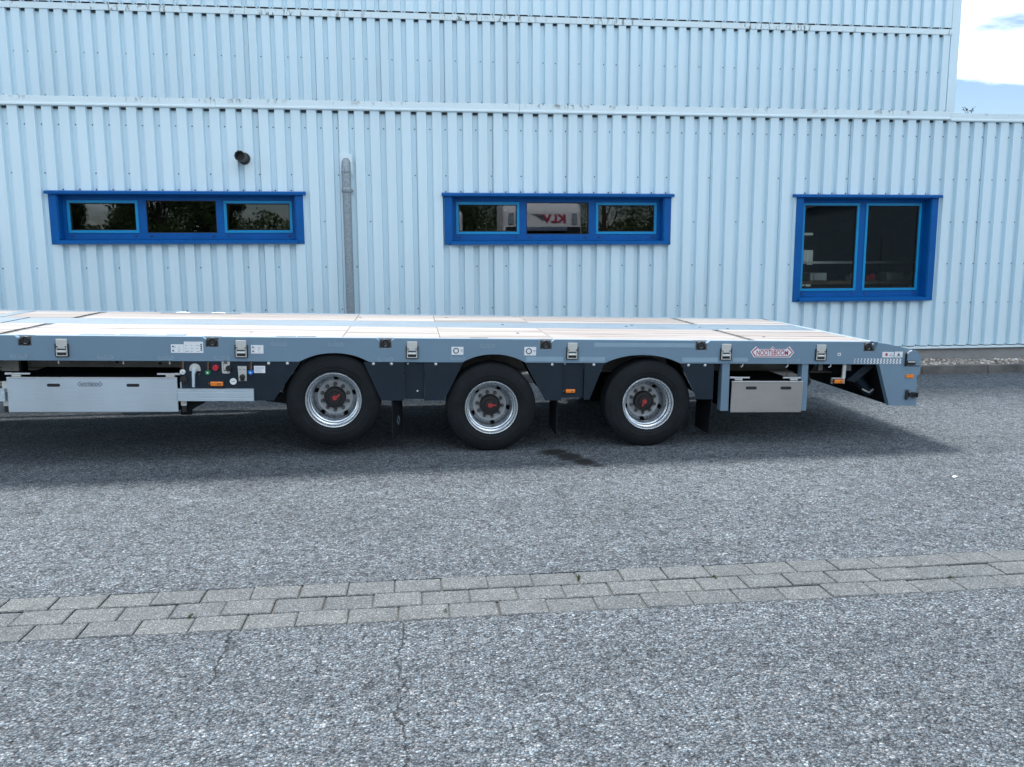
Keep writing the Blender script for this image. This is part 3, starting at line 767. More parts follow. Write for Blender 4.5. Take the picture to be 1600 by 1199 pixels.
# ================================================================== TALL HALL BEHIND
HY = 14.30; HX1 = 9.615; HX0 = -12.0; HTOP = 8.3; SEAM = 5.60
hall = tag(empty('tall_hall', (-1, HY, 0.15)), 'tall white ribbed metal hall rising behind the low annex', 'building')
n_before = set(col.objects)
HU = -6.05
for (z0,z1,yo) in ((3.60,SEAM+0.01,0.0),(SEAM+0.113,HTOP,-0.012)):
    x = HU+0.03-28*PITCHR; k = 0
    while x < HX1-0.20:
        x1 = min(x+5*PITCHR, HX1-0.16)
        if x1 > HX0: sheet(None, max(x,HX0), x1, z0, z1, HY+yo, HU, [], 0.0015*(k % 2))
        x = x1; k += 1
for o in set(col.objects)-n_before: under(o, hall)
Hb = Under(hall)
for (xa,xb) in ((HX0,-6.0),(-6.0,-1.2),(-1.2,3.4),(3.4,7.2),(7.2,HX1-0.165)):
    Hb(MB().prism_x([(HY-0.075,SEAM),(HY-0.07,SEAM-0.004),(HY+0.01,SEAM+0.012),(HY+0.01,SEAM+0.10),(HY-0.05,SEAM+0.098),(HY-0.075,SEAM+0.085)], xa+0.002, xb-0.002), 'ledge_flashing', 'coping')
Hb(MB().box(HX1-0.16, HX1, HY-0.05, HY+0.10, 3.60, HTOP), 'corner_flashing', 'cladding')
Hb(MB().box(HX1-0.03, HX1-0.005, HY+0.101, 30, 3.60, HTOP), 'side_wall', 'cladding')
Hb(MB().box(HX0, HX1-0.03, HY+0.04, HY+0.15, 3.71, HTOP-0.02), 'inner_wall', 'gasket')
Hb(MB().box(HX0, HX1-0.031, HY+0.16, 30, HTOP-0.12, HTOP-0.02), 'roof', 'roof_felt')
Hb(MB().box(HX0, HX0+0.03, HY+0.151, 30, 0.1, HTOP-0.13), 'side_wall', 'cladding')
Hb(MB().box(HX0+0.031, HX1-0.031, 29.9, 30, 0.1, HTOP-0.13), 'rear_wall', 'cladding')
Hb(MB().prism_x([(HY-0.09,HTOP-0.05),(HY+0.2,HTOP-0.015),(HY+0.2,HTOP+0.07),(HY-0.09,HTOP+0.09)], HX0, HX1), 'parapet_coping', 'coping')
ff = MB()  # dark blocks in place of the shade at flute tops below the ledge
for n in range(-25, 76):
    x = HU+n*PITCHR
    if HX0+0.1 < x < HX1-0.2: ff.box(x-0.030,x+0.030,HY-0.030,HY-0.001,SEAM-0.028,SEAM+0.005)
o = Hb(ff, 'flute_shade_blocks', 'flute_shade_grey'); o['kind'] = 'stuff'
sc = MB()
for n in range(-25, 76):
    x = HU+0.012+n*PITCHR
    if x > HX1-0.2 or x < HX0: continue
    screw(x-0.01, HY-0.012, SEAM+0.125, 0.009)
    for z, ph in ((4.98,0),(4.33,1)):
        if (n+ph) % 5 in (0,1,3) or x > 8: screw(x+random.uniform(-.008,.008), HY, z, 0.009)
o = Hb(sc, 'screws', 'screw_grey'); o['kind'] = 'stuff'
# weeds on the annex coping
def weed(loc, hgt, n, seed, label):
    rnd = random.Random(seed); mb = MB()
    root = tag(empty('weed', loc), label, 'weed', 'weeds on the coping')
    st = MB(); lf = MB()
    for i in range(n):
        dx, dy = rnd.uniform(-.10,.10), rnd.uniform(-.04,.04); h = hgt*rnd.uniform(.5,1)
        p0 = Vector((dx*.4,dy*.4,0)); p1 = Vector((dx*.8,dy,h*.6)); p2 = Vector((dx*1.3,dy*1.2,h))
        st.tube([p0,p1,p2], [0.004,0.003,0.002], 5)
        for t in range(7):
            q = p1.lerp(p2, rnd.uniform(0.1,1.05)); a = rnd.uniform(0,6.28); s = rnd.uniform(.012,.028)
            u = Vector((math.cos(a),math.sin(a),rnd.uniform(-.3,.6)))*s; v = Vector((-math.sin(a),math.cos(a),.2))*s*.5
            lf.add([q,q+u+v,q+u*1.6,q+u-v], [(0,1,2,3)])
    st.build('stem','bark',root); lf.build('leaf','leaf',root)
weed((8.22, D+0.12, 3.80), 0.16, 6, 1, 'small weeds growing on the coping right of the hall corner')
weed((7.80, D-0.03, 3.80), 0.05, 4, 2, 'tiny moss tuft in the coping joint below the hall corner')

# ================================================================== TRAILER (own axes: x along, y across, z up)
ax = Vector((1,0,-0.0235)).normalized(); ay = Vector((0,1,0.018)); ay = (ay-ax*ay.dot(ax)).normalized(); az = ax.cross(ay)
trailer = empty('flatbed_trailer')
tm = Matrix.Identity(4)
for i in range(3): tm[i][0]=ax[i]; tm[i][1]=ay[i]; tm[i][2]=az[i]
tm[1][3] = 7.2; trailer.matrix_world = tm
tag(trailer, 'long grey three axle flatbed trailer with wooden deck and dark skirts', 'trailer')
T = trailer; TW = 2.55; ZT = 1.075; ZB = 0.868; XF = -8.2
RINGS = [-7.5,-6.05,-4.6,-3.169,-1.695,-0.261,1.132,2.545,4.144]
SOCK = [-7.2,-5.76,-4.32,-2.882,-1.458,-0.033,1.368,2.775,3.677]
WH = [(-0.706,0.500+0.012),(0.665,0.4555),(2.087,0.4895)]
ARCH = [(-0.983,-0.398,0.943),(0.399,0.955,0.940),(1.666,2.358,0.942)]
def beam_outline(arches):
    pts = [(XF,ZB)]
    for a,b,t in arches:
        n = 14; c=(a+b)/2; hw=(b-a)/2
        for i in range(n+1):
            u = -1+2*i/n; pts.append((c+hw*u, ZB+(t-ZB)*(1-abs(u)**2.2)))
    pts += [(4.258,ZB),(4.392,0.480),(4.668,0.478),(4.652,0.640),(4.640,0.765),(4.668,0.775),(4.668,0.940),(4.612,1.000),(4.330,1.056),(4.20,ZT)]
    for r in reversed(RINGS):
        w = 0.052
        pts += [(r+w+0.028,ZT),(r+w,ZT-0.022),(r+w,0.988),(r-w,0.988),(r-w,ZT-0.022),(r-w-0.028,ZT)]
    pts.append((XF,ZT)); return pts
ol = beam_outline(ARCH)
beam = MB().prism(ol, 0.0, 0.06).build('side_beam', 'beam_paint', T)
md = beam.modifiers.new('edge', 'BEVEL'); md.width = 0.006; md.segments = 2; md.limit_method = 'ANGLE'; md.angle_limit = R(50)
fb = MB().prism(ol, TW-0.06, TW).build('side_beam', 'beam_paint', T)
def tp(mb, name, mat, smooth=None, parent=None): return mb.build(name, mat, parent or T, smooth)
# lashing ring pockets
pk = MB()
pk.box(-0.050,0.050,0.05,0.054,0.990,1.060).box(-0.0515,-0.046,0.004,0.054,0.988,1.045).box(0.046,0.0515,0.004,0.054,0.988,1.045).box(-0.046,0.046,0.004,0.05,0.988,0.993)
pkm = pk.mesh('ring_pocket', 'dark_steel')
rg = MB(); NN = 18
rpts = [(0.026*math.cos(2*math.pi*i/NN),0.018,1.028+0.030*math.sin(2*math.pi*i/NN)) for i in range(NN+1)]
rg.tube(rpts, 0.009, 8, False); rgm = rg.mesh('lashing_ring', 'black_plastic', 60)
for r in RINGS:
    o = place('ring_pocket', pkm, T, (r,0,0)); place('lashing_ring', rgm, o)
    o = place('ring_pocket', pkm, T, (r,TW,0), (0,0,math.pi)); 
# stake pockets: plate, dark loop, roller
plm = MB().bbox(-0.043,0.043,-0.016,-0.002,0.968,1.048,0.003).mesh('stake_pocket','zinc_plate')
lp = MB()
for (a,b,c,d) in ((-0.053,-0.045,0.905,1.008),(0.045,0.053,0.905,1.008),(-0.045,0.045,0.900,0.906)): lp.box(a,b,-0.014,-0.0015,c,d)
lpm = lp.mesh('loop','black_plastic')
shm = MB().box(-0.040,0.040,-0.006,-0.0015,0.912,0.958).mesh('slot','black_plastic')
frm = MB().box(-0.044,-0.036,-0.017,-0.0012,0.907,0.967).box(0.036,0.044,-0.017,-0.0012,0.907,0.967).box(-0.036,0.036,-0.015,-0.0012,0.907,0.914).mesh('slot_frame','zinc_plate')
rom = MB().tube([(-0.034,-0.012,0.944),(0.034,-0.012,0.944)], 0.011, 10).mesh('roller','zinc_plate',40)
dtm = MB().disc((0,0),0.006,-0.019,-0.0165,8).mesh('rivet','black_plastic')
for s in SOCK:
    o = place('stake_pocket', plm, T, (s,0,0))
    place('loop', lpm, o); place('slot', shm, o); place('slot_frame', frm, o); place('roller', rom, o)
    place('rivet', dtm, o, (-0.034,0,0.985)); place('rivet', dtm, o, (0.034,0,0.985))
# rear stake pocket in the tail plate
o = tp(MB().prism([(4.515,0.865),(4.595,0.865),(4.640,0.925),(4.625,0.975),(4.575,0.985),(4.525,0.970)],-0.012,-0.001),'tail_bracket','beam_paint')
tp(MB().box(4.522,4.605,-0.020,-0.013,0.868,0.905),'slot','black_plastic',None,o)
tp(MB().box(4.508,4.516,-0.022,-0.001,0.855,0.975).box(4.516,4.66,-0.003,-0.0005,0.852,0.858),'loop','black_plastic',None,o)
tp(MB().bbox(4.527,4.600,-0.024,-0.0205,0.889,0.902,0.002),'roller','zinc_plate',None,o)
tp(MB().tube([(4.513,-0.02,0.97),(4.53,-0.03,0.995),(4.55,-0.03,1.0)],0.006,6),'clip','bolt_white',None,o)

# tapes and stickers
def flat(name, x0,x1,z0,z1, mat, y=-0.002, parent=None):
    return tp(MB().box(x0,x1,y,y+0.0015,z0,z1), name, mat, None, parent)
for x0,x1 in ((1.565,2.48),): flat('reflective_tape', x0,x1,1.012,1.050,'tape_grey')
for x0,x1,mt in ((1.435,1.665,'tape_grey'),(2.375,2.705,'tape_white'),(2.85,2.985,'tape_grey'),(0.96,1.29,'tape_grey')): flat('reflective_tape', x0,x1,0.8805,0.922,'tape_grey')
def crest(w, h):
    """flat emblem outline: pointed ends and three small peaks on the top edge"""
    return [(-0.42*w,-0.5*h),(0.42*w,-0.5*h),(0.5*w,-0.02*h),(0.385*w,0.5*h),(0.30*w,0.25*h),(0.06*w,0.25*h),(0.0,0.5*h),(-0.06*w,0.25*h),(-0.30*w,0.25*h),(-0.385*w,0.5*h),(-0.5*w,-0.02*h)]
def scaled(pts, s, t, cx_, cz_): return [(cx_+x*s, cz_+z*t) for x,z in pts]
# small pale emblem marks along the beam tape
cm = MB()
c0 = crest(0.13,0.034); c1 = scaled(c0,0.93,0.80,0,0); n = len(c0)
cm.add([(x,-0.002,z) for x,z in c0]+[(x,-0.002,z) for x,z in c1], [(i,(i+1)%n,n+(i+1)%n,n+i) for i in range(n)])
cmm = cm.mesh('tape_emblem','mark_grey')
ltm = text_mesh('NOOTEBOOM', 0.022, 'mark_grey', 0.0003, 0.0, 0.092)
for x,z in ((-3.22,0.905),(-2.55,0.900),(-2.07,0.898),(-1.62,0.896),(-1.15,1.02),(-0.68,1.02),(-0.26,0.893),(0.36,0.905),(0.62,1.016),(1.56,0.902),(2.93,0.9),(3.42,0.9)):
    o = place('tape_emblem', cmm, T, (x,0,z)); place('lettering', ltm, o, (0,-0.0024,-0.003))
# large emblem
EX, EZ, EW, EH = 3.214, 0.978, 0.412, 0.100
em = tp(MB().prism(scaled(crest(EW,EH),1,1,EX,EZ),-0.0035,-0.0005),'emblem','sticker_white')
c0 = scaled(crest(EW,EH),0.955,0.86,EX,EZ); c1 = scaled(crest(EW,EH),0.90,0.70,EX,EZ-0.001); n = len(c0)
tp(MB().add([(x,-0.0042,z) for x,z in c0]+[(x,-0.0042,z) for x,z in c1], [(i,(i+1)%n,n+(i+1)%n,n+i) for i in range(n)]),'border','emblem_red',None,em)
place('lettering', text_mesh('NOOTEBOOM', 0.062, 'emblem_red', 0.0004, 0.0006, 0.300), em, (EX,-0.0046,EZ-0.008))
# sticker plates
rl = random.Random(12)
def sticker(x0,x1,z0,z1, kind):
    s = flat('sticker', x0,x1,z0,z1,'sticker_white',-0.003)
    if kind == 'ring':
        c=((x0+x1)/2-0.012,(z0+z1)/2); r=min(z1-z0,x1-x0)*0.36; nn=22
        tp(MB().add([(c[0]+r*k_*math.cos(2*math.pi*i/nn),-0.0038,c[1]+r*k_*math.sin(2*math.pi*i/nn)) for k_ in (1,0.68) for i in range(nn)], [(i,(i+1)%nn,nn+(i+1)%nn,nn+i) for i in range(nn)]),'print','print_dark',None,s)
        tp(MB().box(x1-0.025,x1-0.006,-0.0038,-0.0032,c[1]+0.004,c[1]+0.010).box(x1-0.022,x1-0.006,-0.0038,-0.0032,c[1]-0.006,c[1]-0.002),'print','print_grey',None,s)
    elif kind == 'lines':
        mb = MB(); nx = int((x1-x0)/0.045)
        for i in range(nx):
            for j in range(3):
                xa=x0+0.01+i*0.045; za=z0+0.012+j*(z1-z0-0.02)/3
                mb.box(xa,xa+rl.uniform(.012,.03),-0.0038,-0.0032,za,za+rl.choice((.003,.005)))
        tp(mb,'print','print_grey',None,s)
        d = MB()
        for j in range(2 if x1-x0 < .12 else 4): 
            za = z0+(z1-z0)*(0.25+0.5*(j/(1 if x1-x0<.12 else 3))); xd = x0+0.016 if x1-x0 < .12 else x1-0.016
            d.disc((xd,za),0.007,-0.0039,-0.0033,10)
        tp(d,'print','print_dark',None,s)
    elif kind == 'warn':
        c=((x0+x1)/2,(z0+z1)/2)
        tp(MB().prism([(c[0]-.016,c[1]-.010),(c[0]+.016,c[1]-.010),(c[0],c[1]+.018)],-0.0038,-0.0032),'print','print_dark',None,s)
        tp(MB().box(x0+.008,x1-.008,-.0038,-.0032,z0+.006,z0+.010),'print','print_grey',None,s)
    elif kind == 'mark':
        tp(MB().box(x0+.03,x0+.052,-.0038,-.0032,z0+.014,z1-.012),'print','emblem_red',None,s)
        tp(MB().box(x0+.065,x1-.008,-.0038,-.0032,z0+.014,z0+.020).box(x0+.075,x1-.01,-.0038,-.0032,z0+.03,z0+.035),'print','print_grey',None,s)
    return s
sticker(-2.025,-1.923,0.938,1.010,'lines'); sticker(-1.921,-1.766,0.938,1.033,'lines'); sticker(-1.379,-1.277,0.936,1.008,'lines')
sticker(0.305,0.409,0.935,1.005,'ring'); sticker(0.942,1.046,0.933,1.008,'ring')
sticker(4.278,4.390,0.933,0.985,'mark'); sticker(4.400,4.478,0.932,0.988,'warn'); s36 = flat('sticker', 3.842,3.874,0.945,0.972,'sticker_white',-0.003)
tp(MB().box(3.849,3.856,-.0038,-.0032,.952,.965).box(3.860,3.867,-.0038,-.0032,.952,.965),'print','print_dark',None,s36)
cv = MB()
for i in range(15):
    x = 4.005+i*0.0315; w=0.006+0.011*min(1,i/7)
    for j in range(2):
        z = 0.8725+j*0.026
        cv.add([(x,-.002,z),(x+w,-.002,z),(x+w+.012,-.002,z+.012),(x+.012,-.002,z+.012)],[(0,1,2,3)])
        cv.add([(x+.012,-.002,z+.0125),(x+w+.012,-.002,z+.0125),(x+w,-.002,z+.025),(x,-.002,z+.025)],[(0,1,2,3)])
tp(cv,'chevron_tape','tape_white')

# ---- deck
ZD = ZT-0.004
YB = [(0.075,1.085,5),(1.70,2.475,4)]
SEGX = [(XF+0.02,-5.2),(-5.2,-3.445),(-3.355,-0.63),(-0.63,0.21),(0.21,1.21),(1.21,3.03),(3.10,4.185)]
bms = {}
for (ya,yb_,nb) in YB:
    wb_ = (yb_-ya)/nb
    for (xa,xb) in SEGX:
        for i in range(nb):
            key=(round(xb-xa,3),round(wb_,3))
            if key not in bms:
                L_=xb-xa; bms[key]=MB().bbox(-L_/2+0.002,L_/2-0.002,-wb_/2+0.006,wb_/2-0.006,-0.028,0.0,0.002).mesh('deck_board','deck_wood')
            place('deck_board', bms[key], T, ((xa+xb)/2, ya+wb_*(i+0.5), ZD+random.uniform(-.0015,.0015)))
def plate(name, x0,x1,y0,y1,z0,z1,mat='deck_steel'): return tp(MB().bbox(x0,x1,y0,y1,z0,z1,0.003),name,mat)
for (a,b) in ((XF+.01,-3.86),(-3.83,3.06),(3.066,4.19)): plate('centre_plate', a,b,1.088,1.697,ZD-0.02,ZD-0.001)
plate('sub_floor', XF,4.19,0.061,TW-0.061,ZD-0.06,ZD-0.032,'chassis_black')
for xs in (-3.40, 3.065):
    for (ya,yb_) in ((0.075,1.085),(1.70,2.475)):
        o = plate('seam_profile', xs-0.032,xs+0.030,ya,yb_,ZD-0.026,ZD-0.010,'dark_steel')
plate('seam_profile', -4.23,-4.10,1.70,2.475,ZD-0.02,ZD+0.004)
# long edge strips between the lashing pockets
for yy0,yy1 in ((0.0605,0.0735),(TW-0.0735,TW-0.0605)):
    plate('edge_strip', XF,4.19,yy0,yy1,ZD-0.03,ZD+0.003,'sunlit_edge_steel')
# tail slope of the deck
tp(MB().add([(4.192,0.061,ZT-0.004),(4.192,TW-0.061,ZT-0.004),(4.33,TW-0.061,1.055),(4.33,0.061,1.055),(4.61,TW-0.061,0.999),(4.61,0.061,0.999)], [(0,3,2,1),(3,5,4,2)]),'tail_slope','sunlit_edge_steel')
# lashing plates with rings on the deck edge
for (xc) in (-2.36,):
    for yc,sg in ((0.13,1),(2.42,-1)):
        o = tp(MB().prism_x([(yc-.055,ZD-.002),(yc+.055,ZD-.002),(yc+.055,ZD+.004),(yc-.055,ZD+.004)],xc-.42,xc+.42),'lashing_plate','deck_steel')
        for dx in (-.19,.19):
            tp(MB().tube([(xc+dx+.075*math.cos(t*math.pi/8),yc,ZD-.004+.008*math.sin(t*math.pi/8)) for t in range(9)],0.010,8),'lashing_ring','zinc_plate',50,o)
for xc in (-0.93,0.55,-1.1):
    plate('deck_fitting', xc-.08,xc+.08,0.0615,0.10,ZD-.001,ZD+.006,'dark_steel')
# screw dots on deck
for (x,y) in ((-1.45,0.42),(0.95,0.55),(2.2,1.35),(0.9,1.4),(3.3,0.4),(3.25,1.2),(-0.6,2.1),(0.35,2.2),(2.3,1.5),(3.0,1.35)):
    tp(MB().tube([(x,y,ZD-.002),(x,y,ZD+.004)],0.014,10),'deck_plug','dark_steel')

# ---- frame below the deck
for yb_ in (0.72, 1.75):
    ib = MB()
    ib.box(XF,4.2,yb_,yb_+0.11,0.965,0.985).box(XF,4.2,yb_+0.045,yb_+0.065,0.70,0.965).box(XF,4.2,yb_,yb_+0.11,0.68,0.70)
    o = tp(ib,'main_beam','chassis_black' if yb_ > 1 else 'chassis_zinc')
xx = XF+0.3
cmb = MB().box(-0.03,0.03,0.062,TW-0.062,0.988,1.01).box(-0.004,0.004,0.062,0.715,0.90,0.988).box(-0.004,0.004,1.865,TW-0.062,0.90,0.988).mesh('cross_member','chassis_black')
while xx < 4.1:
    place('cross_member', cmb, T, (xx,0,0)); xx += 0.6
# dusty side rail with punched holes seen above the left tool drawer
hr = tp(MB().box(-4.6,-1.955,0.42,0.43,0.755,0.985),'punched_rail','chassis_zinc')
hm = MB().disc((0,0),0.013,-0.002,0.0,10).mesh('hole','black_plastic')
for i in range(9): place('hole', hm, hr, (-3.42+0.215*i,0.4195,0.83))
for (x,z) in ((-3.05,0.86),(-2.63,0.86),(-2.60,0.80),(-2.24,0.79)): place('hole', hm, hr, (x,0.4195,z))
tp(MB().box(-2.395,-2.375,0.405,0.419,0.84,0.90),'clip','black_plastic',None,hr)
for x in (-2.93,-2.42,-2.05): tp(MB().tube([(x,0.03,0.87),(x,0.03,0.845),(x+.004,0.03,0.838)],0.006,6),'lashing_hook','bolt_white')
o = tp(MB().prism([(-3.50,0.735),(-3.345,0.735),(-3.345,0.87),(-3.47,0.87)],0.30,0.315),'bracket','chassis_zinc')
tp(MB().tube([(-3.46,0.29,0.845),(-3.46,0.305,0.845)],0.02,8),'bolt','bolt_white',None,o)
tp(MB().box(-3.36,-3.33,0.30,0.40,0.70,0.87),'hanger','chassis_black')

# ---- skirts
def skirt(pts, y0=0.006, y1=0.018, mat='skirt_paint'): return tp(MB().prism(pts,y0,y1),'skirt_panel',mat)
zb=0.531; zt=ZB-0.0015
skirt([(-1.955,0.600),(-1.60,0.600),(-1.60,zb),(-1.205,zb),(-0.975,zt),(-1.955,zt)])
skirt([(-0.297,zb),(-0.100,zb),(-0.100,zt),(-0.447,zt)])
skirt([(-0.099,0.541),(0.072,0.541),(0.072,zt),(-0.099,zt)],0.030,0.040)
skirt([(0.073,zb),(0.246,zb),(0.408,zt),(0.073,zt)])
skirt([(1.140,zb),(1.285,zb),(1.285,zt),(0.951,zt)])
skirt([(1.286,0.551),(1.485,0.551),(1.485,zt),(1.286,zt)],0.030,0.040)
skirt([(1.486,0.537),(1.539,0.537),(1.664,zt),(1.486,zt)])
skirt([(2.538,0.540),(2.682,0.540),(2.676,zt),(2.366,zt)])
for pts in ([(-1.955,0.60),(-1.2,zb),(-0.975,zt),(-1.955,zt)],[(-0.297,zb),(0.246,zb),(0.408,zt),(-0.447,zt)],[(1.14,zb),(1.539,zb),(1.664,zt),(0.951,zt)],[(2.538,zb),(2.682,zb),(2.676,zt),(2.366,zt)]):
    skirt(pts, TW-0.018, TW-0.006)
bom = MB().lathe([(0.0,-0.012),(0.008,-0.010),(0.014,-0.002),(0.014,0.0)],10).mesh('skirt_bolt','bolt_white',60)
for x in (-1.239,-1.084,-0.363,-0.209,0.171,1.194,1.568,2.436,2.591): place('skirt_bolt', bom, T, (x,0.006,0.852))
for x,z in ((-0.07,0.852),(0.015,0.61),(1.31,0.855)): place('skirt_bolt', bom, T, (x,0.030,z)).scale = (0.7,0.7,0.7)
# wheel arch liners
for i,(a,b,t) in enumerate(ARCH):
    ml = MB(); c=(a+b)/2; hw=(b-a)/2+0.06
    pts = [(c-hw-0.10,0.60),(c-hw+0.02,0.80)]+[(c+hw*u, 0.86+0.095*(1-abs(u)**2.2)) for u in [j/8-1 for j in range(1,16)]]+[(c+hw-0.02,0.80),(c+hw+0.10,0.60)]
    for (x0_,z0_),(x1_,z1_) in zip(pts,pts[1:]): ml.add([(x0_,0.062,z0_),(x1_,0.062,z1_),(x1_,0.52,z1_),(x0_,0.52,z0_)],[(0,1,2,3)])
    tp(ml,'mudguard','chassis_black',30)
# mud flaps
for (x,dx) in ((-0.140,-0.016),(1.262,0.002),(2.700,-0.010)):
    if x > 0: o = tp(MB().prism([(x-0.006,0.53),(x+dx-0.006,0.20),(x+dx+0.004,0.20),(x+0.004,0.53)],0.07,0.46),'mud_flap','rubber')
    else:
        o = tp(MB().prism([(-0.035,0.0),(0.205,0.0),(0.205,0.35),(-0.035,0.35)],0.0,0.01),'mud_flap','rubber'); o.location = (-0.185,0.05,0.19); o.rotation_euler = (0,R(-2),R(70))
        d0 = [(0.10,0.09),(0.135,0.135),(0.10,0.18),(0.065,0.135)]; d1 = [(0.10,0.105),(0.122,0.135),(0.10,0.165),(0.078,0.135)]
        tp(MB().add([(a,-0.001,b) for a,b in d0+d1],[(0,1,5,4),(1,2,6,5),(2,3,7,6),(3,0,4,7)]),'print','tape_grey',None,o)

# ---- wheels
def tyre_mesh():
    Ro, Rb, w = 0.393, 0.232, 0.235
    pr=[(Rb,0.010),(Rb+.012,0.000),(Rb+.03,-0.008),(Rb+.034,-0.006),(Rb+.06,-0.012),(Rb+.063,-0.0095),(Rb+.085,-0.010),(Rb+.112,-0.004),(Rb+.114,-0.001),(Rb+.135,0.006),(Ro-.012,0.016),(Ro-.004,0.022),(Ro,0.030)]
    y=0.03
    for g_ in range(4):
        y0=0.03+(w-0.06)*(g_+0.62)/4.3; pr+=[(Ro,y0),(Ro-.011,y0+.002),(Ro-.011,y0+.008),(Ro,y0+.010)]
    pr+=[(Ro,w-0.03),(Ro-.012,w-0.016),(Ro-.05,w-.004),(Rb+.06,w+.008),(Rb,w-.01)]
    return MB().lathe(pr,72).mesh('tyre','rubber',35)
def rim_mesh():
    hc=[(0.171*math.cos(R(15-72*k)),0.171*math.sin(R(15-72*k))) for k in range(5)]
    def skip(c): return 0.150 < c[1] < 0.192 and any((c[0]-a)**2+(c[2]-b)**2 < 0.0225**2 for a,b in hc)
    pr=[(0.226,0.016),(0.234,0.008),(0.236,0.000),(0.231,-0.006),(0.222,-0.004),(0.217,0.004),(0.215,0.018),(0.217,0.026),(0.213,0.032),(0.203,0.036),(0.200,0.046),(0.203,0.056),(0.200,0.064),(0.190,0.070),(0.188,0.120),(0.186,0.135)]
    n_=14
    for i in range(1,n_+1): t=i/n_; pr.append((0.186-0.034*t,0.138+0.050*t))
    pr+=[(0.150,0.190),(0.147,0.182),(0.060,0.182)]
    return MB().lathe(pr,180,skip=skip).mesh('wheel','rim_silver',32)
tyre_m, rim_m = tyre_mesh(), rim_mesh()
face_m = MB().lathe([(0.150,0.184),(0.147,0.178),(0.060,0.177),(0.058,0.182)],48).mesh('hub_face','hub_grey',30)
cap_m = MB().lathe([(0.092,0.185),(0.092,0.135),(0.086,0.125),(0.080,0.125),(0.076,0.132),(0.055,0.130),(0.050,0.120),(0.0,0.118)],28).mesh('hub_cap','black_plastic',35)
mark_m = MB().disc((0,0),0.021,0.108,0.119,16).add([(-0.010,0.113,0.004),(0.008,0.113,-0.010),(0.048,0.113,0.026),(0.042,0.113,0.036)],[(0,1,2,3)]).mesh('hub_mark','red_mark')
nut_m = MB().lathe([(0.0175,0.178),(0.0175,0.168),(0.0125,0.164),(0.0115,0.148),(0.0,0.146)],8).mesh('wheel_nut','nut_steel',30)
drum_m = MB().lathe([(0.19,0.20),(0.17,0.20),(0.17,0.40),(0.06,0.42)],24).mesh('brake_drum','chassis_black',40)
# wheel centres follow the ground under each tyre, the first axle is lifted
inv = tm.inverted()
for i,(x,z) in enumerate(WH):
    for side in (0,1):
        yy = 0.030 if side == 0 else TW-0.030
        wx = tm @ Vector((x, yy, z))
        if i: 
            gzz = gz(wx.y+0.1); cz = gzz+0.393
        else: cz = gz(wx.y+0.1)+0.388+0.105
        c = inv @ Vector((wx.x, wx.y, cz))
        w_ = place('wheel', rim_m, T, (x,yy,c.z), (0, R((0,24,-38)[i]), 0) if side == 0 else (0,0,math.pi))
        w_.scale = (1.03,1,1.03) if i == 0 else (1.012,1,1.012)
        place('tyre', tyre_m, w_); place('hub_face', face_m, w_); place('brake_drum', drum_m, w_)
        if side == 0:
            cp_ = place('hub_cap', cap_m, w_); o = place('hub_mark', mark_m, w_, (0.0,0,-0.0), (0, R((0,10,185)[i]), 0))
            for k in range(10):
                t = 2*math.pi*(k+0.5)/10; place('wheel_nut', nut_m, w_, (0.1125*math.cos(t),0,0.1125*math.sin(t)))
    tp(MB().tube([(x,0.30,c.z),(x,TW-0.30,c.z)],0.06,12),'axle','chassis_black',40)
    for ya_ in (0.70,1.75): tp(MB().box(x-0.35,x+0.1,ya_,ya_+0.1,c.z-0.05,c.z+0.06),'suspension_arm','chassis_black')
tp(MB().lathe([(0.05,0),(0.06,0.01),(0.055,0.04),(0.0,0.05)],16,(-1.12,0.20,0.60)),'brake_chamber','zinc_plate',40)
tp(MB().prism([(-1.30,0.50),(-1.05,0.47),(-0.98,0.52),(-1.02,0.70),(-1.12,0.70),(-1.15,0.56)],0.15,0.4),'air_bag_bracket','chassis_black')

# ---- left tool drawer, guard rails
dr = tp(MB().bbox(-3.330,-1.988,-0.004,0.010,0.436,0.722,0.004),'tool_drawer','aluminium')
tp(MB().box(-3.325,-1.993,0.0105,0.9,0.440,0.455).box(-3.325,-3.31,0.0105,0.9,0.4555,0.70).box(-2.005,-1.993,0.0105,0.9,0.4555,0.70).box(-3.309,-2.006,0.88,0.9,0.4555,0.70).box(-3.325,-1.993,0.03,0.9,0.7005,0.706),'drawer_body','chassis_black',None,dr)  # black body and lid put the dark of the drawer interior into colour
tp(MB().bbox(-3.331,-1.987,-0.006,0.02,0.7225,0.728,0.002),'drawer_lip','bolt_white',None,dr)
def slot_hole(x,z,w=0.104,h=0.026):
    pts=[(x+w/2-h/2+h/2*math.cos(t),z+h/2*math.sin(t)) for t in [R(-90+22.5*i) for i in range(9)]]+[(x-w/2+h/2+h/2*math.cos(t),z+h/2*math.sin(t)) for t in [R(90+22.5*i) for i in range(9)]]
    return MB().prism(pts,-0.0055,-0.0045)
for x in (-2.967,-2.342): tp(slot_hole(x,0.664),'grip_slot','black_plastic',None,dr)
c0 = scaled(crest(0.20,0.042),1,1,-2.681,0.676); c1 = scaled(crest(0.20,0.042),0.955,0.84,-2.681,0.676); n=len(c0)
eo = tp(MB().add([(x,-.0052,z) for x,z in c0]+[(x,-.0052,z) for x,z in c1],[(i,(i+1)%n,n+(i+1)%n,n+i) for i in range(n)]),'emblem','print_dark',None,dr)
place('lettering', text_mesh('NOOTEBOOM',0.03,'print_dark',0.0003,0.0,0.155), dr, (-2.681,-0.0054,0.672))
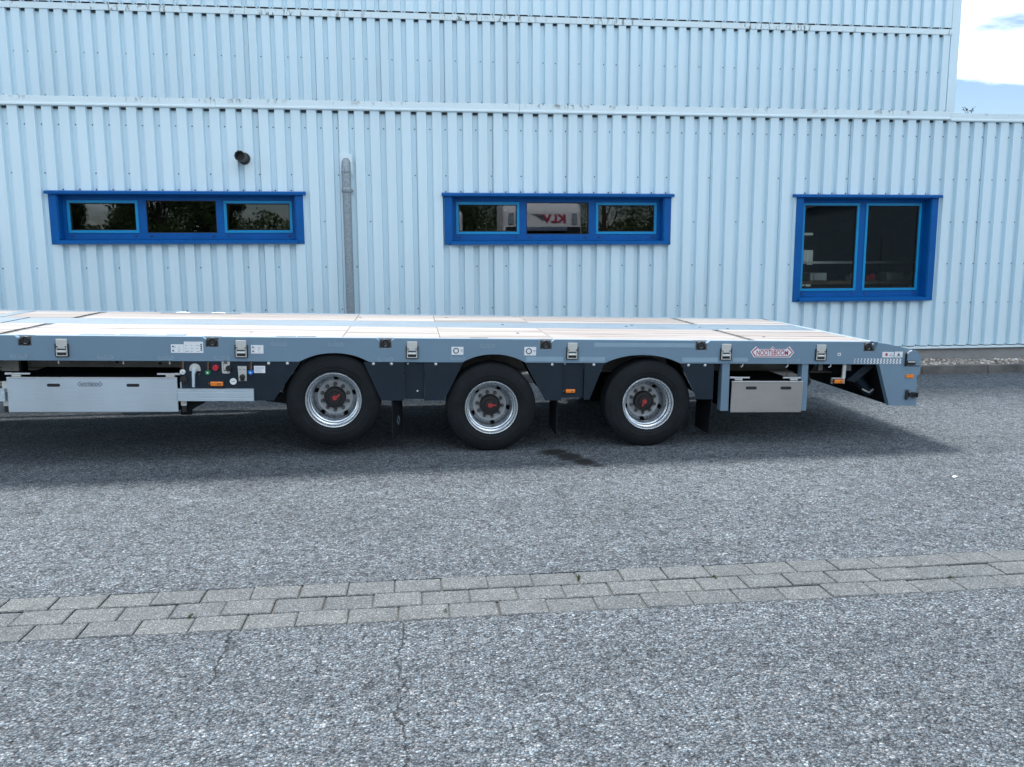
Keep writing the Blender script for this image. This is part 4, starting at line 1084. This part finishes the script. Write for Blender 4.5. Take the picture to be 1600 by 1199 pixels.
def slide(x,sg,z,par):
    o = tp(MB().box(min(x,x+sg*0.17),max(x,x+sg*0.17),0.03,0.045,z,z+0.012),'slide','bolt_white',None,par)
    tp(MB().box(min(x+sg*.03,x+sg*.10),max(x+sg*.03,x+sg*.10),0.025,0.05,z-0.018,z-0.002),'slide_block','zinc_plate',None,par)
    tp(MB().tube([(x-sg*.02,0.03,z+.006),(x+sg*.03,0.03,z+.006)],0.010,6),'slide_bolt','bolt_white',None,par)
slide(-3.33,1,0.748,dr); slide(-1.985,-1,0.748,dr)
pr = [(0.0,0.0),(0.0,0.024),(0.003,0.027),(0.0,0.030),(0.0,0.074),(0.003,0.077),(0.0,0.080),(0.0,0.104),(0.03,0.104),(0.03,0.0)]
for xa,xb in ((-1.984,-1.365),(-8.0,-3.345)):
    o = tp(MB().prism_x([(0.001-0.02+y*1.0,0.532+z) for y,z in pr],xa,xb),'guard_rail','aluminium')
for x in (-1.965,-3.372):
    tp(MB().box(x-0.006,x+0.038,0.022,0.05,0.60,0.69).box(x-0.006,x+0.038,0.022,0.05,0.485,0.53),'rail_bracket','zinc_plate')
    tp(MB().box(x,x+0.038,0.02,0.048,0.43,0.485),'rail_foot','black_plastic')
tp(MB().box(-1.985,-1.90,0.055,0.10,0.40,0.66).prism([(-1.90,0.44),(-1.62,0.60),(-1.90,0.60)],0.055,0.09),'rail_post','chassis_black')
tp(MB().tube([(-1.76,0.12,0.55),(-1.72,0.12,0.512),(-1.66,0.12,0.502),(-1.60,0.12,0.515),(-1.56,0.12,0.55)],0.006,6),'cable','black_plastic',60)
tp(MB().lathe([(0.0,-0.01),(0.03,-0.008),(0.032,0.03)],14,(-1.935,0.0,0.715)),'air_coupling','black_plastic',40)

# far side: guard rail, tool box and skirting like the near side
tp(MB().box(-3.33,-1.99,TW-0.02,TW-0.005,0.44,0.72),'tool_drawer','aluminium')
tp(MB().box(-1.98,-1.30,TW-0.03,TW-0.005,0.53,0.635),'guard_rail','aluminium'); tp(MB().box(-8.0,-3.35,TW-0.03,TW-0.005,0.53,0.635),'guard_rail','aluminium')
tp(MB().box(2.85,3.53,TW-0.02,TW-0.005,0.42,0.70),'tool_box','box_aluminium')
for x_,l_ in ((-3.2,1.1),(0.0,0.5),(1.3,0.5)): tp(MB().lathe([(0.0,0.0),(0.11,0.02),(0.13,0.06),(0.13,l_*0.9),(0.11,l_*0.94),(0,l_*0.96)],18,(x_,1.0,0.66)),'air_tank','chassis_black',40)  # tanks added as dark underbody mass to deepen the shade below the deck
tp(MB().box(-5.2,-3.6,0.9,1.7,0.55,0.68),'underbody_shade_block','chassis_black')  # unseen dark block, added to keep light out below the deck

# ---- control panel
PY = 0.004
def dial(x,z,r,mat,name,y=PY,d=0.014,par=None): return tp(MB().lathe([(0.0,-d),(r*0.8,-d),(r,-d*0.6),(r,0.0)],20,(x,y,z)),name,mat,40,par)
def pin(x,z,par): tp(MB().box(x-0.012,x+0.004,PY-0.02,PY,z+0.028,z+0.085),'pin_holder','black_plastic',None,par); tp(MB().tube([(x+.006,PY-.012,z+.025),(x+.006,PY-.012,z+.08),(x+.014,PY-.012,z+.088)],0.006,6),'pin','brass',None,par)
for x,z,mt in ((-1.940,0.777,'sticker_white'),(-1.738,0.772,'green_cap'),(-1.388,0.775,'blue_cap')):
    o = dial(x,z,0.023,mt,'test_coupling'); pin(x,z,o)
    tp(MB().prism([(x-.004,z-.008),(x+.010,z-.004),(x+.006,z+.003),(x-.006,z+.010)],PY-.0155,PY-.0142),'print','print_grey' if mt=='sticker_white' else 'sticker_white',None,o)
dial(-1.672,0.812,0.026,'red_cap','push_button',PY,0.022); dial(-1.565,0.808,0.026,'black_plastic','push_button',PY,0.022)
lv = tp(MB().prism([(-1.885,0.785),(-1.862,0.785),(-1.862,0.800),(-1.818,0.800),(-1.818,0.785),(-1.795,0.785),(-1.795,0.812),(-1.806,0.835),(-1.828,0.847),(-1.852,0.847),(-1.874,0.835),(-1.885,0.812)],PY-0.006,PY-0.001),'lever_plate','zinc_plate')
tp(MB().tube([(-1.840,PY-.02,0.805),(-1.846,PY-.035,0.76),(-1.848,PY-.04,0.655)],[0.022,0.014,0.012],10),'lever','aluminium',50,lv)
for x in (-1.866,-1.808): tp(MB().disc((x,0.757),0.007,PY-.006,PY-.001,8),'bolt','nut_steel',None,lv)
tp(MB().lathe([(0.0,-.03),(0.026,-.028),(0.03,0.0)],14,(-1.840,PY-.001,0.805)),'lever_hub','zinc_plate',40,lv)
vp = tp(MB().prism([(-1.622,0.775),(-1.612,0.765),(-1.566,0.765),(-1.556,0.775),(-1.556,0.79),(-1.570,0.80),(-1.570,0.83),(-1.556,0.838),(-1.556,0.866),(-1.622,0.866)],PY-.005,PY-.001),'valve_plate','zinc_plate')
mb = MB()
for x,z in ((-1.61,.85),(-1.61,.83),(-1.61,.81),(-1.58,.85),(-1.58,.82),(-1.575,.775)): mb.disc((x,z),.004,PY-.0062,PY-.0052,8)
mb.box(-1.61,-1.575,PY-.0062,PY-.0052,.787,.793); tp(mb,'print','print_dark',None,vp)
tp(MB().tube([(-1.59,PY-.005,.862),(-1.59,PY-.02,.862)],0.014,8),'knob','dark_steel',40,vp)
v2 = tp(MB().prism([(-1.487,0.700),(-1.423,0.702),(-1.420,0.828),(-1.493,0.828)],PY-.005,PY-.001),'selector_plate','zinc_plate')
tp(MB().lathe([(0.0,-.04),(.016,-.038),(.022,-.02),(.022,0)],14,(-1.455,PY-.005,0.738)).box(-1.470,-1.440,PY-.03,PY-.006,0.706,0.725),'selector_knob','black_plastic',40,v2)
mb = MB()
for x,z in ((-1.475,.712),(-1.435,.712)): mb.disc((x,z),.006,PY-.0062,PY-.0052,8)
mb.box(-1.482,-1.465,PY-.0062,PY-.0052,.795,.805).box(-1.45,-1.43,PY-.0062,PY-.0052,.795,.803).box(-1.46,-1.453,PY-.0062,PY-.0052,.818,.826).box(-1.482,-1.465,PY-.0062,PY-.0052,.778,.781)
tp(mb,'print','print_grey',None,v2)
gg = tp(MB().disc((-1.533,0.697),0.028,PY-.003,PY-.001,22),'round_label','sticker_white'); tp(MB().box(-1.55,-1.517,PY-.0038,PY-.0032,.694,.700),'print','print_grey',None,gg)
lb = tp(MB().box(-1.360,-1.268,PY-.003,PY-.001,0.770,0.830),'type_label','sticker_white')
mb = MB()
for j in range(6): mb.box(-1.352,-1.352+rl.uniform(.04,.075),PY-.0037,PY-.0032,.778+j*.008,.7805+j*.008)
tp(mb,'print','tape_grey',None,lb)
def marker(x,z,y,w=0.105,h=0.036):
    o = tp(MB().bbox(x-w/2-.008,x+w/2+.008,y-.012,y,z-h/2-.005,z+h/2+.005,0.003),'marker_lamp','black_plastic')
    tp(MB().bbox(x-w/2,x+w/2,y-.026,y-.0125,z-h/2,z+h/2,0.005),'lens','amber_lens',None,o)
    tp(MB().box(x+w*.08,x+w*.32,y-.0275,y-.0265,z-h*.25,z+h*.25),'diode_window','brass',None,o)
    tp(MB().disc((x-w/2-.015,z),.005,y-.01,y-.001,8),'screw','brass',None,o); return o
marker(-1.665,0.678,PY); marker(1.365,0.613,0.029,0.085,0.032)

# ---- right tool box with posts
for (x0,x1_) in ((2.744,2.838),(3.505,3.588)):
    o = tp(MB().prism([(x0+0.02,0.432),(x1_,0.432),(x1_-0.012,ZB-.001),(x0+0.012,ZB-.001)],0.012,0.10),'post','beam_paint')
b2 = tp(MB().bbox(2.850,3.528,-0.012,0.004,0.420,0.702,0.004),'tool_box','box_aluminium')
tp(MB().box(2.855,3.523,0.0045,0.8,0.424,0.436).box(2.855,2.866,0.0045,0.8,0.4365,0.69).box(3.512,3.523,0.0045,0.8,0.4365,0.69).box(2.867,3.511,0.79,0.8,0.4365,0.69).box(2.855,3.523,0.03,0.8,0.6905,0.696),'box_body','chassis_black',None,b2)  # black sides and lid stand in for the shaded inside of the box
tp(MB().bbox(2.852,3.526,-0.015,0.012,0.7025,0.709,0.002),'box_lip','bolt_white',None,b2)
for x in (3.033,3.364): 
    o = slot_hole(x,0.647,0.106,0.028).build('grip_slot','black_plastic',b2); o.location.y = -0.0075
tp(MB().box(3.1195,3.1205,-0.0132,-0.0125,0.428,0.70),'panel_joint','print_grey',None,b2)
slide(2.86,1,0.730,b2); slide(3.52,-1,0.730,b2)
for x in (2.955,3.385,3.80): tp(MB().tube([(x,0.03,0.87),(x,0.03,0.845),(x-.012,0.03,0.835),(x-.02,0.03,0.84)],0.007,6),'lashing_hook','bolt_white')
# ---- tail underside
tp(MB().prism([(4.262,0.866),(4.395,0.485),(4.66,0.485),(4.66,0.94),(4.60,0.985),(4.30,0.985)],0.0605,TW-0.0605),'tail_frame','chassis_black')
tp(MB().prism([(3.55,0.985),(4.26,0.985),(4.33,0.62),(4.20,0.62)],0.30,0.34),'tail_gusset','chassis_black')
tp(MB().prism([(4.02,0.70),(4.10,0.68),(4.32,0.86),(4.30,0.94)],0.12,0.42),'tail_stay','skirt_paint')
tp(MB().tube([(4.10,0.25,0.78),(4.34,0.25,0.56)],0.05,12),'ram_cylinder','skirt_paint',40)
tp(MB().tube([(4.24,0.22,0.60),(4.30,0.2,0.57),(4.34,0.2,0.60)],0.010,6),'hose_fitting','zinc_plate',40)
tp(MB().tube([(3.60,0.14,0.80),(3.64,0.14,0.74),(3.66,0.14,0.68),(3.63,0.14,0.63),(3.60,0.14,0.66)],0.018,8),'air_hose','black_plastic',50)
tp(MB().lathe([(0.0,0.0),(0.10,0.02),(0.12,0.06),(0.12,0.9),(0.10,0.94),(0,0.96)],20,(3.82,0.55,0.80)),'air_tank','chassis_black',40)
tp(MB().box(3.70,3.74,0.06,0.10,0.80,0.87).box(3.97,4.02,0.06,0.10,0.80,0.87),'bracket','dark_steel')
o = marker(3.885,0.705,0.03,0.09,0.036)
tp(MB().box(3.83,3.95,0.031,0.06,0.68,0.735).box(3.925,3.955,0.031,0.05,0.735,0.86),'lamp_bracket','zinc_plate',None,o)
tp(MB().bbox(4.532,4.604,-0.009,-0.001,0.742,0.776,0.003),'side_reflector','amber_lens')
hk = tp(MB().bbox(4.540,4.572,-0.022,-0.001,0.540,0.632,0.006),'lamp_arm','black_plastic')
tp(MB().box(4.572,4.60,-0.03,-0.01,0.572,0.602).box(4.60,4.655,-0.034,-0.006,0.598,0.608).box(4.60,4.655,-0.034,-0.006,0.562,0.572).box(4.645,4.655,-0.034,-0.006,0.572,0.598).box(4.60,4.612,-0.034,-0.006,0.572,0.598).box(4.622,4.632,-0.034,-0.006,0.572,0.598),'arm_link','black_plastic',None,hk)
for z in (0.622,0.55): tp(MB().disc((4.556,z),0.008,-0.026,-0.0225,8),'bolt','nut_steel',None,hk)
# landing legs near the neck (carry the front end, outside the picture)
for y in (0.45, TW-0.55):
    o = tp(MB().box(-6.6,-6.45,y,y+0.12,0.35,0.98),'landing_leg','chassis_black')
    zf = (inv @ Vector((-6.5,7.2+y,gz(7.2+y)))).z
    tp(MB().box(-6.57,-6.48,y+.02,y+.10,zf+0.02,0.349).box(-6.68,-6.37,y-.06,y+.18,zf+0.001,zf+0.02),'foot','dark_steel',None,o)

# small pale scrap on the asphalt
sc_ = MB().add([(0,0,0.006),(0.05,0.012,0.012),(0.075,0.045,0.006),(0.03,0.06,0.016),(-0.02,0.03,0.007)],[(0,1,3),(1,2,3),(0,3,4)])
o = tag(sc_.build('paper_scrap','sticker_white'), 'tiny pale scrap of paper lying on the asphalt at right', 'paper scrap'); o.location = (4.20,5.90,gz(5.9)); o.scale = (0.6,0.6,0.8)

# ================================================================== WHAT THE WINDOWS REFLECT (behind the photographer)
def truck(loc, label):
    root = tag(empty('truck_tractor', loc), label, 'truck', 'white trucks parked behind the camera')
    def q(mb, name, mat, smooth=None, par=None): return mb.build(name, mat, par or root, smooth)
    # front faces +y ; cab side outline in y,z
    cab = MB().prism_x([(-2.2,1.0),(0.0,0.9),(0.06,1.55),(-0.02,2.0),(-0.16,2.70),(-0.20,2.80),(-0.27,3.30),(-0.48,3.52),(-2.2,3.58)],-1.24,1.24)
    body = q(cab,'cab','truck_white'); b_ = body.modifiers.new('r','BEVEL'); b_.width=0.10; b_.segments=3; b_.limit_method='ANGLE'; b_.angle_limit=R(35)
    q(MB().add([(-1.13,0.035,1.72),(1.13,0.035,1.72),(1.10,-0.125,2.52),(-1.10,-0.125,2.52)],[(3,2,1,0)]).add([(-1.16,0.09,1.72),(1.16,0.09,1.72),(1.18,-0.10,2.78),(-1.18,-0.10,2.78)],[(3,2,1,0)]),'windscreen','dark_glass')
    q(MB().prism_x([(-0.10,2.70),(0.10,2.62),(0.15,2.65),(0.08,2.76),(-0.1,2.80)],-0.62,0.72),'sun_visor','chrome',40)
    q(MB().box(-1.0,1.0,-0.1,0.09,1.05,1.45),'grille','black_plastic'); q(MB().bbox(-1.24,1.24,-0.4,0.16,0.35,0.95,0.04),'bumper','truck_white')
    for s in (-1,1):
        q(MB().bbox(min(s*.80,s*1.12),max(s*.80,s*1.12),0.161,0.19,0.55,0.80,0.02),'headlight','lamp_glass')
        q(MB().prism([(s*1.0-.10,2.86),(s*1.0+.10,2.86),(s*1.0+.08,3.20),(s*1.0-.06,3.20)],-0.30,-0.185),'roof_lamp','lamp_glass')
        q(MB().bbox(min(s*1.30,s*1.52),max(s*1.30,s*1.52),-0.15,0.0,1.75,2.45,0.03).box(min(s*1.2,s*1.32),max(s*1.2,s*1.32),-.1,-.05,2.3,2.35),'mirror','black_plastic')
        for y in (-0.9,-4.3):
            o = q(MB().lathe([(0.28,0.0),(0.46,-0.02),(0.50,0.04),(0.50,0.28),(0.28,0.3)],36),'wheel','rubber',35); o.location=(s*1.1,y,0.5); o.rotation_euler=(0,0,R(90)*s)
            q(MB().lathe([(0.0,0.06),(0.2,0.06),(0.28,0.0)],24),'rim','rim_silver',35,o)
    q(MB().box(-.45,.45,-5.4,-0.5,0.7,0.95).box(-.6,.6,-4.6,-3.6,0.95,1.15),'chassis','chassis_black')
    return root, q
CABX = 4.10
tr1, q1 = truck((CABX,-2.36,0), 'white truck cab with red lettering on its roof, mirrored in the middle window')
def front(mesh, x, y, z, par):
    o = place('lettering', mesh, par, (x,y,z), (R(-8.0),0,math.pi)); return o
front(text_mesh('KLV',0.34,'emblem_red',0.004,0.012,0.74), 0.36, -0.215, 3.035, tr1)
st = MB()
for i,(l,z) in enumerate(((0.40,0.10),(0.30,0.05),(0.20,0.0),(0.12,-0.05))): st.add([(0.34,0,z),(0.34+l,0,z+.01),(0.36+l,0,z+.03),(0.32,0,z+.028)],[(0,1,2,3)])
# the stripes trail from the last letter (its right side as read)
o = st.build('lettering_wings','print_dark',tr1); o.location=(0.42,-0.216,3.03); o.rotation_euler=(R(-8.0),0,math.pi)
tr2 = copy_tree(tr1); 
for ch in list(tr2.children):
    if ch.name.startswith('lettering'): bpy.data.objects.remove(ch)
tr2.location = (0.62,-6.5,0); tr2['label'] = 'plain white truck cab mirrored at the left edge of the middle window'

def tree(name, loc, h, r, seed, label, n=22000, low=0.15):
    rnd = np.random.default_rng(seed); root = tag(empty(name, loc), label, 'tree', 'trees mirrored in the windows')
    tb = MB(); tb.tube([(0,0,0),(0.05,0.02,h*.3),(0,0.05,h*.55),(0.08,0,h*.8)],[0.02*h+.05,0.016*h+.03,0.010*h+.02,0.02],8)
    lobes = []
    for i in range(26):
        a = rnd.uniform(0,6.28); t = rnd.uniform(low,0.95); rr_ = r*rnd.uniform(.25,.75)*(1-.5*abs(t-.55))
        c = np.array([math.cos(a)*rr_, math.sin(a)*rr_, h*t]); lobes.append((c, r*rnd.uniform(.28,.5)))
        tb.tube([(0,0,max(h*.15,c[2]-h*.25)),tuple(c*.6+np.array([0,0,c[2]*.35])),tuple(c)],[0.05,0.03,0.012],5)
    tb.build('trunk','bark',root)
    li = rnd.integers(0,len(lobes),n); C = np.array([lobes[i][0] for i in li]); S = np.array([lobes[i][1] for i in li])
    d = rnd.normal(size=(n,3)); d /= np.linalg.norm(d,axis=1)[:,None]
    P_ = C+d*(S*rnd.uniform(.35,1.08,n))[:,None]*np.array([1,1,.85])
    u = rnd.normal(size=(n,3)); u/=np.linalg.norm(u,axis=1)[:,None]; v=np.cross(u,rnd.normal(size=(n,3))); v/=np.linalg.norm(v,axis=1)[:,None]
    s = rnd.uniform(.035,.07,n)[:,None]
    V = np.stack([P_-u*s,P_+v*s*.55,P_+u*s,P_-v*s*.55],1).reshape(-1,3)
    mb = MB(); mb.v=[tuple(x) for x in V]; mb.f=[(4*i,4*i+1,4*i+2,4*i+3) for i in range(n)]
    mb.build('crown','leaf',root)
spec = [(-15.1,-17,7.5,1.5,'at the left edge of the left window'),(-12.8,-17,7.2,1.3,'right of the sky gap in the left window'),(-11.2,-16,7.6,1.8,'filling the middle pane of the left window'),
        (-10.0,-19,7.4,1.9,'behind the others in the middle pane of the left window'),(-8.5,-17,7.0,1.0,'in the upper left of the third pane of the left window'),
        (2.8,-22,8.5,3.2,'behind the mirrored plain truck'),(6.8,-22,8.0,3.1,'behind the mirrored lettered truck'),(10.3,-21,8.5,3.2,'in the third pane of the middle window'),(13.6,-22,8.0,3.0,'right of the middle window reflections')]
for i,(x,y,h,r,l) in enumerate(spec): tree('tree',(x,y,0),h,r,20+i,'leafy green tree mirrored '+l)
wh = tag(empty('warehouse',(27,-24,0)),'dark warehouse with pale roof mirrored in the large right window','building')
Wh = Under(wh)
Wh(MB().prism([(15.5,0),(48,0),(48,5.2),(36,6.6),(15.5,3.5)],-40,-24),'wall','warehouse_wall')
Wh(MB().prism([(15.2,3.52),(36,6.62),(48.3,5.22),(48.3,5.6),(36,7.0),(15.2,3.9)],-40.3,-23.7),'roof','warehouse_roof')
for x in (18,23,28): Wh(MB().box(x,x+3.2,-23.99,-23.93,0,3.2),'gate','warehouse_wall')

# the wood that closes the yard behind the photographer: one mass, seen only as dark green in the panes
def wood_mass():
    rng = np.random.default_rng(99); n = 200000
    xs = np.concatenate([rng.uniform(-75,-14,n//2), rng.uniform(-14,75,n-n//2)])
    top = 5.0+1.6*np.sin(xs*.35)+1.0*np.sin(xs*1.3+1); top = np.where(np.abs(xs+20.8)<2.2, 3.9+.3*np.sin(xs*3), top); top = np.where((xs>-13.5)&(xs<-6.5), 4.9+.4*np.sin(xs*2.3)+.3*np.sin(xs*7), top)+np.where(xs<-24,2.5,0)
    P_ = np.stack([xs, -36+rng.uniform(-3,3,n)+4*np.sin(xs*.2), np.maximum(.1,top*rng.beta(1.6,1.0,n))],-1)
    u = rng.normal(size=(n,3)); u/=np.linalg.norm(u,axis=1)[:,None]; v=np.cross(u,rng.normal(size=(n,3))); v/=np.linalg.norm(v,axis=1)[:,None]
    s_ = rng.uniform(.07,.15,n)[:,None]
    V = np.stack([P_-u*s_,P_+v*s_*.6,P_+u*s_,P_-v*s_*.6],1).reshape(-1,3)
    me = bpy.data.meshes.new('wood'); me.vertices.add(len(V)); me.vertices.foreach_set('co',V.ravel())
    me.loops.add(4*n); me.loops.foreach_set('vertex_index',np.arange(4*n,dtype=np.int32)); me.polygons.add(n); me.polygons.foreach_set('loop_start',(np.arange(n)*4).astype(np.int32))
    me.update(calc_edges=True); me.materials.append(MATS['leaf']); return me
o = bpy.data.objects.new('wood', wood_mass()); col.objects.link(o)
struct(o, 'dense green wood behind the yard mirrored in the window panes', 'wood', 'stuff')
